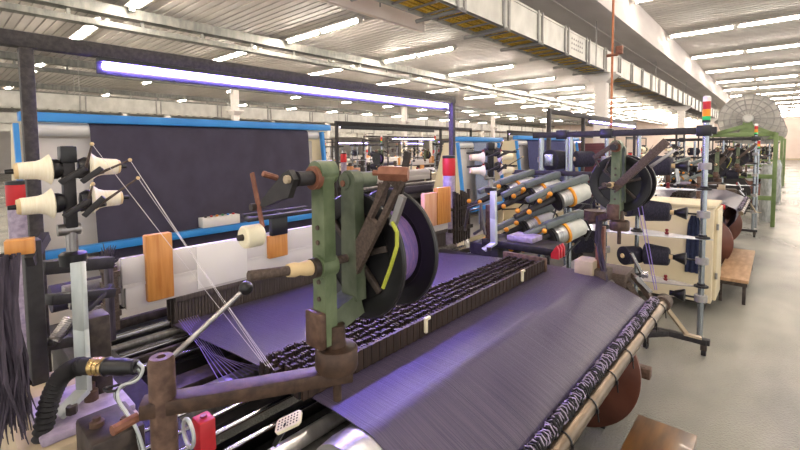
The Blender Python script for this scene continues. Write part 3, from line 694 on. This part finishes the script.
for z in (1.2, 1.46): MB().box(-1.78, -1.1, 3.51, 3.56, z, z+.04, .004).build('cross_bar', 'black_metal', fs)
MB().box(-1.8, -1.05, 3.3, 3.7, 0, .05, .006).build('base', 'black_metal', fs)

# ---- far-end casting between loom and feeders
fe = thing('yarn_selector', (-1.6, 2.85, 0), 'dark yarn selector block with red levers beside the far droppers', 'yarn selector')
MB().box(-1.75, -1.5, 2.76, 3.0, 0, .98, .01).build('pedestal', 'black_metal', fe)
MB().box(-1.62, -1.08, 2.72, 2.98, .98, 1.03, .008).build('base_plate', 'black_metal', fe)
MB().box(-1.6, -1.53, 2.74, 2.8, 1.03, 1.28, .005).build('upright', 'brown_iron', fe)
for k in range(3):
    y = 2.62+.045*k; MB().prism([(0, 0), (.05, 0), (.05, .06), (.035, .085), (.02, .06), (0, .03)], (-1.05, y, 1.0), (1, 0, 0), (0, 0, 1), .018).build('selector_lever', 'red_paint', fe)
MB().tube([(-1.78, 2.75, 1.1), (-1.72, 2.7, 1.25), (-1.6, 2.68, 1.3), (-1.62, 2.72, 1.1), (-1.7, 2.75, 1.05)], .012, 8).build('hose', 'steel', fe)
MB().tube([(-1.8, 2.78, 1.06), (-1.74, 2.73, 1.22), (-1.62, 2.71, 1.26), (-1.6, 2.74, 1.06)], .012, 8).build('hose', 'steel', fe)
MB().box(-1.45, -1.25, 2.78, 2.95, 1.03, 1.07, .01).build('terminal_block', 'lilac_paint', fe)

# purple yarns hanging from the far spool bracket to the warp edge
for k, (pa, da, pb_, db) in enumerate((((638, 206), 2.3, (655, 290), 2.35), ((641, 200), 2.3, (657, 290), 2.35))):
    MBt = MB().tube([at(*pa, d=da), at(*pb_, d=db)], .0022, 5)
    tag(MBt.build('yarn_thread', 'purple_thread'), 'purple selvedge thread falling from the far spool to the brass tube end', 'thread', 'purple threads below the far spool')
m = MB(); q = [at(600, 216, d=2.3), at(598, 240, d=2.3), at(602, 262, d=2.3), at(606, 282, d=2.3)]
for k in range(8): m.tube([p+V((.012*math.sin(k*2.4+i), .012*math.cos(k*3.1+i), 0)) for i, p in enumerate(q)], .005, 5)
tag(m.build('yarn_hank', 'hair'), 'bundle of dark purple yarn hanging by the brown post of the far bracket', 'yarn')

# ---- copies at the far end of the same loom
dspool = at(622, 183, d=2.14)-(N+V((0, .0, 0)))
def far(o, d, label, group=None): return place(o, d, label, group)
br2 = far(br, dspool, 'green spool bracket with raised brown arm at the far corner of the nearest loom')
for c_ in list(kids(br2)):
    if c_.name.split('.')[0] in ('brake_arm', 'brake_pad', 'brake_cord', 'strap_link', 'roller_strip', 'guide_roller', 'lever', 'nut'):
        for g_ in kids(c_): bpy.data.objects.remove(g_)
        bpy.data.objects.remove(c_)
ORG[br2] = br2.location.copy(); yf = N.y+dspool.y-.2
def fbar(p0, p1, w, h, nm, mm, dy=0): MB().bar(at(*p0, Y=yf+dy), at(*p1, Y=yf+dy), w, h, up=(0, 1, 0), bev=.002).build(nm, mm, br2)
fbar((614, 189), (667, 141), .036, .014, 'brake_arm', 'lint_iron'); fbar((650, 167), (675, 150), .014, .01, 'brake_arm', 'steel', .02)
fbar((618, 142), (594, 158), .022, .012, 'lever', 'lint_iron'); fbar((594, 157), (599, 167), .01, .008, 'lever', 'dark_iron'); fbar((610, 158), (604, 172), .006, .006, 'strap_link', 'dark_iron')
fp = at(601, 226, d=2.35)
fpt = thing('bracket_post', (fp.x, fp.y, .98), 'short rust-brown post standing left under the far green bracket', 'post')
MB().box(fp.x-.022, fp.x+.022, fp.y-.02, fp.y+.02, 1.0, fp.z, .003).build('post', 'rust', fpt)
m = MB(); m.box(fp.x-.08, fp.x+.05, fp.y-.07, fp.y+.06, .93, 1.03, .01); m.build('foot', 'lint_iron', fpt)
m = MB(); m.bar((fp.x-.05, fp.y, fp.z+.02), at(622, 212, d=2.15), .05, .03); m.build('top_plate', 'pivot_iron', fpt)
MB().cyl((fp.x-.03, fp.y, fp.z+.03), (fp.x-.03, fp.y, fp.z+.085), .06, seg=24).build('drum', 'pivot_iron', fpt)
sp2 = far(sp, dspool, 'black flanged spool behind the raised brown arm of the far green bracket')
bh2 = far(bh, (-.03, 2.31, -.02), 'black bobbin holder with four cream bobbins at the far end of the nearest loom')
HC = V((hx-.03, hy+2.31, 0))
def swing(o, a=-.8):
    o.rotation_euler = (0, 0, a); o.scale = (1.3, 1.3, 1.05); d_ = o.location-HC; z_ = d_.z; d_.z = 0; d_.rotate(Matrix.Rotation(a, 3, 'Z')); o.location = HC+d_*1.3+V((0, 0, z_))
swing(bh2)
bobs2 = [far(b, (-.03, 2.31, -.02), b['label'].replace('nearest black holder', 'far black holder beside the feeders'), 'cream bobbins on the far holder') for b in bobs]
for o_ in bobs2: swing(o_)

# ---- left foreground machinery
cs = thing('end_casting', at(108, 440, d=.95), 'heavy black cast block with bolts below the hose coupling, bottom left', 'machine block')
k0 = at(110, 425, d=.95)
MB().box(k0.x-.07, k0.x+.07, k0.y-.05, k0.y+.05, .85, k0.z+.01, .008).build('block', 'dark_iron', cs)
for (px, py) in ((96, 404), (124, 412)):
    q = at(px, py, d=.93); MB().lathe((q.x, q.y, k0.z+.008), (0, 0, 1), [(0, 0), (0, .014), (.012, .014), (.014, .008), (.022, .008), (.022, 0)], 12).build('bolt', 'brown_iron', cs)
MB().box(k0.x-.035, k0.x+.01, k0.y-.075, k0.y-.048, .85, k0.z-.045, .006).build('boss', 'lint_iron', cs)
MB().box(k0.x+.03, k0.x+.06, k0.y-.07, k0.y-.048, .85, k0.z-.04, .006).build('boss', 'lint_iron', cs)
lp = thing('end_housing', at(70, 440, d=1.15), 'beige and lilac machine end housing under the bent grey arm', 'housing')
k1 = at(80, 398, d=1.13)
MB().box(k1.x-.3, k1.x+.16, k1.y-.14, k1.y+.1, 0, k1.z-.02, .02).build('body', 'beige_dark', lp)
MB().box(k1.x-.1, k1.x+.14, k1.y-.1, k1.y+.09, k1.z-.02, k1.z, .006).build('top_plate', 'lilac_paint', lp)
q = at(91, 388, d=1.12); MB().lathe((q.x, q.y, k1.z), (0, 0, 1), [(0, 0), (0, .016), (.025, .016), (.028, .01), (.045, .01), (.045, 0)], 12).build('bolt', 'brown_iron', lp)
mb = at(95, 340, d=1.16)
m = MB(); m.box(mb.x-.035, mb.x+.035, mb.y-.02, mb.y+.03, k1.z, at(92, 313, d=1.16).z, .006); m.build('upright_block', 'dark_iron', lp)
MB().cyl((mb.x-.005, mb.y-.024, at(92, 325, d=1.14).z), (mb.x-.005, mb.y-.018, at(92, 325, d=1.14).z), .012, seg=14).build('bore', 'rust', lp)
hs = thing('cable_hose', at(50, 440, d=1.0), 'black corrugated hose bending up into a coupling at bottom left', 'hose')
path = [at(40, 470, d=1.0), at(43, 430, d=1.0), at(50, 398, d=1.0), at(60, 377, d=1.0), at(74, 367, d=1.0), at(84, 366, d=1.0)]
P2 = []
for i in range(len(path)-1):
    for k in range(11): P2.append(path[i].lerp(path[i+1], k/11))
# smooth the path
for _ in range(12): P2 = [P2[0]]+[(P2[i-1]+P2[i]*2+P2[i+1])/4 for i in range(1, len(P2)-1)]+[P2[-1]]
MB().tube(P2, [.0215 if i % 2 else .0165 for i in range(len(P2))], 16).build('corrugated_hose', 'rubber', hs)
ca, cb = at(78, 366, d=1.0), at(138, 367, d=.98); cd = (cb-ca)
m = MB(); m.lathe(ca, cd, [(0, 0), (0, .018), (.025, .0195), (.045, .0195), (.045, 0)], 24); m.build('sleeve', 'rubber', hs)
m = MB(); m.lathe(ca+cd*.24, cd, [(0, 0), (0, .0195), (.006, .021), (.012, .0185), (.018, .021), (.024, .0185), (.03, .0205), (.036, .0205), (.036, 0)], 24); m.build('coupling_nut', 'brass', hs)
m = MB(); m.lathe(ca+cd*.47, cd, [(0, 0), (0, .02), (.006, .022), (.012, .0185), (.05, .0195), (.058, .017), (.075, .017), (.078, .012), (.07, 0)], 24); m.build('plug', 'black_plastic', hs)
for k in range(4):
    dx = .0075*(k-1.5)
    pts = [cb+V((dx*.3, 0, dx)), at(143, 371, d=.98)+V((dx, 0, dx)), at(136, 380, d=.97)+V((dx, .0, 0)), at(118, 388, d=.96)+V((dx, 0, dx)), at(115, 397, d=.95)+V((dx, 0, 0)), at(126, 412, d=.94)+V((dx, 0, 0)), at(136, 428, d=.93)+V((dx, 0, 0)), at(143, 452, d=.92)+V((dx, 0, 0)), at(146, 480, d=.92)+V((dx, 0, 0))]
    for _ in range(2):
        nn = [pts[0]]
        for i in range(len(pts)-1): nn += [pts[i].lerp(pts[i+1], .25), pts[i].lerp(pts[i+1], .75)]
        pts = nn+[pts[-1]]
    MB().tube(pts, .0036, 8).build('wire', 'mint_grey' if k % 2 else ('black_plastic' if k else 'steel'), hs)
q = at(113, 388, d=.955); MB().tube([q+V((.017*math.cos(i*.6), .017*math.sin(i*.6), .004*math.sin(i))) for i in range(10)], .003, 6, closed=True).build('cable_tie', 'black_plastic', hs)
# second corrugated hose low at the corner
h2 = [at(-6, 425, d=1.05), at(4, 402, d=1.05), at(16, 384, d=1.08), at(30, 376, d=1.1)]
P3 = []
for i in range(3):
    for k in range(14): P3.append(h2[i].lerp(h2[i+1], k/14))
tag(MB().tube(P3, [.024 if i % 2 else .02 for i in range(len(P3))], 14).build('cable_hose', 'rubber'), 'short black corrugated hose at the far left bottom corner, behind the hanging fibres', 'hose')
# red switch box with its loop of cable
rs = thing('switch_box', at(203, 432, d=.95), 'small red switch box with a looped grey cable below the swing bar', 'switch')
q = at(204, 430, d=.95)
MB().box(q.x-.021, q.x+.021, q.y-.018, q.y+.018, q.z-.045, q.z+.03, .004).build('body', 'red_paint', rs)
MB().cyl((q.x, q.y, q.z+.03), (q.x, q.y, q.z+.035), .007, seg=12).build('button', 'dark_red', rs)
MB().tube([q+V((-.03, -.02, -.045))]+[q+V((-.008+.028*math.cos(a), -.03, .005+.03*math.sin(a))) for a in [math.radians(200-i*20) for i in range(19)]], .0042, 8).build('cable', 'mint_grey', rs)
# perforated cream pad
pp_ = at(288, 421, d=1.0)
pf = thing('perforated_pad', pp_, 'cream perforated pad on a black clip under the swing bar', 'pad')
e1 = (at(303, 413, d=1.0)-at(276, 426, d=1.0)).normalized(); e2 = V((.55, -.6, -.2)); e2 = (e2-e1*e2.dot(e1)).normalized()
MB().prism([(-.032, -.014), (-.026, -.02), (.026, -.02), (.032, -.014), (.032, .014), (.026, .02), (-.026, .02), (-.032, .014)], pp_, e1, e2, .008).build('pad', 'cream_nylon', pf)
nn_ = e1.cross(e2)
sgn_ = 1 if nn_.z > 0 else -1
m = MB()
for i in range(7):
    for j in range(4):
        c = pp_+e1*(-.024+.008*i)+e2*(-.012+.008*j)+nn_*(.0081 if sgn_ > 0 else -.0001); m.cyl(c, c+nn_*.0006*sgn_, .0022, seg=6)
m.build('hole_pattern', 'dark_iron', pf)
MB().bar(pp_-V((0, 0, .004)), pp_+V((-.03, -.015, -.06)), .022, .01).build('clip', 'black_plastic', pf)
# wooden rail with a tuft of dark fibres hanging from it
w0 = at(5, 248, d=.95)
tag(MB().bar(w0, w0+V((0.01, .05, .0)), .036, .034, bev=.002).build('wooden_rail', 'wood_orange'), 'pale wooden rail with an orange end at the left edge, carrying dark fibres', 'rail')
m = MB(); random.seed(3)
for k in range(110):
    x0 = w0+V((random.uniform(-.022, .03), random.uniform(-.03, .02), random.uniform(-.03, -.01)))
    g = random.uniform(-.03, .045); l = random.uniform(.3, .42)
    pts = [x0, x0+V((g*.2+random.uniform(-.008, .008), -.01, -l*.3)), x0+V((g*.6, random.uniform(-.02, .01), -l*.65)), x0+V((g*1.1+random.uniform(-.02, .02), random.uniform(-.03, .02), -l))]
    m.tube(pts, [.004, .0045, .004, .001], 5)
tag(m.build('fibre_tuft', 'hair'), 'long tuft of dark grey fibres hanging from the wooden rail at left', 'fibres', kind='stuff')
wr = thing('selvedge_frame', at(40, 330, d=1.3), 'black iron frame of bars and a coil spring behind the hanging fibres', 'frame')
q = at(37, 340, d=1.25)
MB().box(q.x-.03, q.x+.03, q.y-.02, q.y+.02, .0, at(36, 238, d=1.25).z, .004).build('upright', 'black_metal', wr)
MB().bar(at(30, 262, d=1.2), at(46, 236, d=1.3), .02, .03).build('rail_arm', 'black_metal', wr)
for (pa, pb_, d0, d1, w) in (((40, 268), (110, 262), 1.3, 1.5, .05), ((48, 300), (112, 292), 1.3, 1.5, .04), ((50, 345), (112, 285), 1.25, 1.5, .022), ((45, 345), (105, 335), 1.35, 1.5, .04)):
    MB().bar(at(*pa, d=d0), at(*pb_, d=d1), w, w*.8, bev=.003).build('bar', 'black_metal', wr)
s0, s1 = at(54, 340, d=1.22), at(70, 318, d=1.26); ax = (s1-s0); uu, vv, aa = frame(ax)
MB().tube([s0+ax*(i/80)+(uu*math.cos(i*.9)+vv*math.sin(i*.9))*.014 for i in range(81)], .0032, 6).build('coil_spring', 'steel', wr)
# a tuft of brown dust fibres on the frame ends
m = MB(); q = at(108, 262, d=1.62); random.seed(5)
for k in range(60):
    d_ = V((random.uniform(-.05, .05), random.uniform(-.03, .03), random.uniform(-.02, .06)))
    m.tube([q, q+d_*.6, q+d_+V((0, 0, .01))], [.004, .003, .001], 4)
m.box(q.x-.025, q.x+.025, q.y-.01, q.y+.01, q.z-.3, q.z, .004)
tag(m.build('dust_brush', 'hair'), 'brush of dark bristles on an upright stick left of the heald frames', 'brush')

# ---- blue-railed cloth frame behind the nearest loom
def cloth_frame(x, y0, y1, z0, z1, cloth, lab, clab, plates=True):
    t = thing('cloth_stand', (x, (y0+y1)/2, 0), lab, 'cloth stand')
    MB().box(x-.05, x+.05, y0-.42, y1+.33, z1+.0, z1+.07, .006).build('top_rail', 'blue_paint', t)
    MB().box(x+.14, x+.21, y0-.42, y1+.15, z0-.06, z0+.0, .006).build('lower_rail', 'blue_paint', t)
    MB().cyl((x-.02, y0-.38, z1-.055), (x-.02, y1+.16, z1-.055), .05, seg=24).build('top_roller', 'roller_white', t)
    MB().cyl((x-.1, y0-.1, z0-.16), (x-.1, y1+.1, z0-.16), .07, seg=24).build('lower_roller', 'steel', t)
    for ya in (y0-.44, y1+.2):
        MB().prism([(-.55, 0), (.12, 0), (.12, z0-.1), (.0, z1-.02), (-.22, z1-.02), (-.5, z0)], (x, ya+.03, 0), (1, 0, 0), (0, 0, 1), .03).build('side_plate', 'beige', t)
        MB().bar((x+.15, ya, z0-.05), (x+.03, ya, z1-.02), .03, .05, up=(1, 0, 0)).build('edge_rail', 'blue_paint', t)
    MB().box(x-.1, x-.08, y0-.4, y1+.14, .25, z1-.12, .004).build('back_panel', 'white_panel', t)
    m = MB().strip([(x+.13, z0-.3), (x+.12, z0-.1), (x+.1, z0+.05), (x+.06, (z0+z1)/2), (x+.035, z1-.06), (x+.028, z1-.03), (x+.01, z1-.008), (x-.03, z1-.004)], y0, y1, .004, 3)
    c = m.build('cloth_sheet', cloth); tag(c, clab, 'cloth')
    return t, c
cf, cf_c = cloth_frame(-4.13, .9, 3.0, .98, 1.925, 'navy_cloth', 'blue-railed cloth frame with beige ends behind the nearest loom', 'broad dark navy cloth stretched on the nearest blue-railed frame')
yb0, yb1 = at(200, 220, X=-3.98).y, at(237, 216, X=-3.98).y
bx = thing('button_box', (-4.08, (yb0+yb1)/2, .98), 'white control box with coloured buttons on the blue lower rail', 'control box')
MB().box(-4.02, -3.92, yb0, yb1, .985, 1.075, .005).build('body', 'white_plastic', bx)
for i in range(6):
    y = yb0+(yb1-yb0)*(.12+.15*i); MB().cyl((-3.96, y, 1.075), (-3.96, y, 1.09), .012, seg=10).build('button', ('black_plastic', 'red_paint', 'orange_knob', 'green_plastic', 'blue_paint', 'red_paint')[i], bx)
cf2, cf2_c = cloth_frame(-3.5, 7.45, 9.8, .95, 1.84, 'blue_cloth', 'blue-railed cloth frame standing beyond the grey weft feeders', 'mid-blue cloth stretched on the frame beyond the feeders')
cf3, cf3_c = cloth_frame(-3.6, 5.75, 6.35, .8, 1.8, 'cloth_grid', 'narrow blue-railed frame with a broad beige end left of the feeders', 'pale blue checked cloth on the narrow frame behind the far bobbins')
mr = at(590, 160, Y=10.2)
tag(MB().box(mr.x-.4, mr.x+.35, 10.2, 10.5, 0, 1.78, .03).build('cloth_stack', 'maroon_cloth'), 'stack of maroon cloth folds seen between the cones of the stand', 'cloth')

# ---- steps by the aisle
def step(x0, x1, y0, y1, z, label, top, legs=True):
    t = thing('wooden_step', ((x0+x1)/2, (y0+y1)/2, 0), label, 'step')
    MB().box(x0, x1, y0, y1, z-.035, z, .004).build('board', top, t)
    m = MB(); m.box(x0+.01, x1-.01, y0+.01, y1-.01, z-.075, z-.035); m.build('frame', 'dark_iron', t)
    for x in (x0+.02, x1-.05):
        for y in (y0+.02, y1-.05): MB().box(x, x+.03, y, y+.03, 0, z-.07).build('leg', 'dark_iron', t)
    return t
step(-.515, -.255, 1.35, 2.48, .27, 'worn brown wooden step board on the floor beside the brown flange disc', 'step_wood')
step(-.46, -.19, 5.72, 7.45, .27, 'low pale wooden bench on black legs beside the beige cabinet along the aisle', 'bench_wood')

# ---- beige cabinet at the head of the second loom, with work clothes hung on it
cb_ = thing('machine_cabinet', (-.95, 5.5, 0), 'beige machine cabinet with wide side panel behind the nearest bobbin stand', 'cabinet')
MB().box(-1.55, -.46, 5.22, 5.8, .1, 1.07, .012).build('body', 'beige', cb_)
MB().box(-1.57, -.44, 5.2, 5.82, 1.07, 1.1, .008).build('top', 'beige', cb_)
MB().box(-.462, -.43, 5.3, 5.78, .12, 1.05, .006).build('side_door', 'beige', cb_)
for z in (.35, .85): MB().cyl((-.43, 5.28, z), (-.43, 5.28, z+.06), .012, seg=10).build('hinge', 'steel', cb_)
MB().cyl((-.5, 5.84, 1.02), (-.42, 5.86, 1.02), .028, seg=14).build('stop_button', 'red_paint', cb_)
for x in (-.54, -1.5):
    w_ = MB().box(x-.03, x+.03, 5.27, 5.33, .055, .1, .005).build('castor', 'dark_iron', cb_); MB().cyl((x-.018, 5.31, .034), (x+.018, 5.31, .034), .034, seg=16).build('wheel', 'rubber', w_)
x0 = at(694, 240, Y=5.2).x
m = MB(); prof = []
for i in range(13): prof.append((x0-.07+.14*i/12, 5.216-.014-.012*math.sin(i*1.6)))
b_ = m.b; rows = []
for z, sc_ in ((.99, .45), (.9, .8), (.7, .95), (.5, 1.0), (.4, 1.02)):
    rows.append([[b_.verts.new((x0+(x-x0)*sc_, y-d*1., z)) for x, y in prof] for d in (0, .014)])
for A_, B_ in zip(rows, rows[1:]):
    for k in (0, 1):
        for i in range(12): m._quad([A_[k][i], A_[k][i+1], B_[k][i+1], B_[k][i]], True)
    for i in (0, 12): m._quad([A_[0][i], A_[1][i], B_[1][i], B_[0][i]])
for R_ in (rows[0], rows[-1]):
    for i in range(12): m._quad([R_[0][i], R_[0][i+1], R_[1][i+1], R_[1][i]])
tag(m.build('work_trousers', 'jean'), 'dark blue work cloth hung over the front of the beige cabinet', 'clothing')

# ---- green frame with the big spoked wheel at the third station of the aisle
gf = thing('warping_wheel', (-.5, 11.9, 0), 'tall green frame carrying a big grey spoked wheel by the aisle', 'wheel frame')
gx0, gx1 = -1.2, -.04
for x in (gx0, gx1):
    MB().box(x-.036, x+.036, 11.61, 11.69, 0, 1.95, .008).build('post', 'green_frame', gf)
for z in (.55, 1.0, 1.88): MB().box(gx0, gx1, 11.62, 11.68, z, z+.09, .006).build('cross_rail', 'green_frame', gf)
for s in (gx0, gx1): MB().bar((s, 11.65, 1.9), (-.5, 11.65, 2.12), .06, .08).build('brace', 'green_frame', gf)
MB().prism([(-.14, 1.95), (.14, 1.95), (.07, 2.2), (-.07, 2.2)], (-.5, 11.7, 0), (1, 0, 0), (0, 0, 1), .06).build('bearing', 'green_frame', gf)
wc = V((-.5, 11.8, 2.26))
m = MB(); m.lathe(wc, (0, 1, 0), [(0, .1), (0, .53), (.03, .53), (.03, .1)], 64)
wd = m.build('wheel_disc', 'wheel_grey', gf)
m = MB()
for q in range(18):
    g = q*math.pi/9; m.bar(wc+V((.1*math.cos(g), -.01, .1*math.sin(g))), wc+V((.53*math.cos(g), -.01, .53*math.sin(g))), .022, .03, up=(0, 1, 0))
for rr in (.2, .31, .42, .52): m.tube([wc+V((rr*math.cos(i*math.pi/24), -.012, rr*math.sin(i*math.pi/24))) for i in range(48)], .008, 5, closed=True)
m.build('spokes', 'traydark', wd)
MB().lathe(wc, (0, 1, 0), [(-.2, 0), (-.2, .06), (-.17, .09), (.03, .1), (.03, 0)], 28).build('hub', 'tray', wd)
fr = thing('wrapped_roll', (-.02, 12.4, 0), 'film-wrapped upright roll leaning behind the green frame post', 'roll')
MB().lathe((-.16, 12.5, 0), (0, 0, 1), [(0, 0), (0, .11), (.2, .13), (.8, .11), (1.1, .12), (1.25, .08), (1.25, 0)], 24).build('film', 'film', fr)
place(gf, (.12, 6, 0), 'second green wheel frame half hidden behind the first one'); place(fr, (.14, 4.6, 0), 'second film-wrapped roll farther along the aisle edge')
place(gf, (.24, 12, 0), 'third green wheel frame, farthest along the aisle')
MB_ = stack_light(-.3, 11.3, 1.62, 'stack light in front of the big grey spoked wheel')
KIDS[MB_] = kids(MB_)
tag(MB().cyl((-.3, 11.3, 0), (-.3, 11.3, 1.62), .02).build('lamp_pole', 'pole'), 'slim steel pole carrying the stack light before the spoked wheel', 'pole')

# ================================================================== copies
near = dict(loom=loom, wb=wb, br=br, sp=sp, bh=bh, gt=gt, ls=ls, sg1=sg1, sg2=sg2, st=st, sl=sl, fs=fs)
allp = [loom, wb, br, sw, sp, bh, gt, ls, sg1, sg2, st, sl, fs, fe, cb_]+cones+fd+bobs+[br2, sp2, bh2]+bobs2
for r in allp:
    for o in [r]+kids(r):
        KIDS[o] = kids(o)
        for c in KIDS[o]: KIDS[c] = kids(c)
NM = {loom: 'weaving loom', wb: 'warp beam with brown flanges', br: 'green spool bracket', sw: 'flat iron swing arm', sp: 'black flanged spool', bh: 'black bobbin holder', gt: 'black loom gantry', ls: 'violet light strip', sg1: 'red signal lamp at the near end', sg2: 'red signal lamp at the far end', st: 'pole bobbin stand with leaf plates', sl: 'stack light', fs: 'feeder pole stand', fe: 'yarn selector block', cb_: 'beige machine cabinet', br2: 'green spool bracket', sp2: 'black flanged spool', bh2: 'black bobbin holder'}
def setcopy(delta, where, grp, flip=None, skip=()):
    for r in allp:
        if r in skip: continue
        nm = NM.get(r)
        if nm is None: nm = {'yarn_cone': 'navy yarn cone', 'weft_feeder': 'grey weft feeder', 'yarn_bobbin': 'cream yarn bobbin'}[r.name.split('.')[0]]
        d = V(delta)
        cc = place(r, d, nm + ' ' + where, nm.split(' at the ')[0] + 's ' + grp, flip)
        if r is ls:
            for k_ in bpy.data.objects:
                if k_.parent is cc and k_.name.startswith('light_tube'):
                    k_.material_slots[0].link = 'OBJECT'; k_.material_slots[0].material = M['led_soft']
# along the aisle
setcopy((.12, 6, 0), 'of the second loom, behind the beige cabinet', 'of the second loom', skip=[cb_, sg1])
for k, w in ((2, 'third'), (3, 'fourth'), (4, 'fifth')):
    setcopy((.02+.1*k, 6*k+2.0, 0), 'of the looms beyond the green wheel frame', 'beyond the green wheel frame', skip=[br2, sp2, fe]+([cb_] if k == 2 else [])+fd)
# rows across the hall
lite = [sg1, sw, fe, br2, sp2, bh2, fs]+bobs2+cones[3:8]+fd[2:]
def rowcopy(dx, ys, where, grp, flipx=None, skip=lite):
    for y in ys:
        if flipx is None: setcopy((dx, y, 0), where, grp, None, skip)
        else: setcopy((0, y, 0), where, grp, (flipx, 1.6), skip)
rowcopy(0, (4.6, 10.6, 16.6, 22.6), 'in the row backing on to the nearest row', 'in the second row', -3.85)
rowcopy(-8.6, (5.2, 11.2, 17.2, 23.2, 29.2), 'in the third row across the hall', 'in the third row')
rowcopy(0, (8, 14, 20, 26, 32), 'in the fourth row across the hall', 'in the fourth row', -8.5, lite+cones+fd+bobs)
rowcopy(-18.6, (11, 17, 23, 29, 35), 'in the far rows by the left wall', 'in the far rows', None, lite+cones+fd+bobs)
# ------------------------------------------------------------------ render look
w = bpy.data.worlds.new('world'); sc.world = w; w.use_nodes = True
w.node_tree.nodes['Background'].inputs[0].default_value = (1, .97, .93, 1); w.node_tree.nodes['Background'].inputs[1].default_value = .7
sc.view_settings.view_transform = 'Standard'; sc.view_settings.look = 'None'; sc.view_settings.gamma = 1
sc.view_settings.exposure = 1.32
sc.cycles.diffuse_bounces = 8
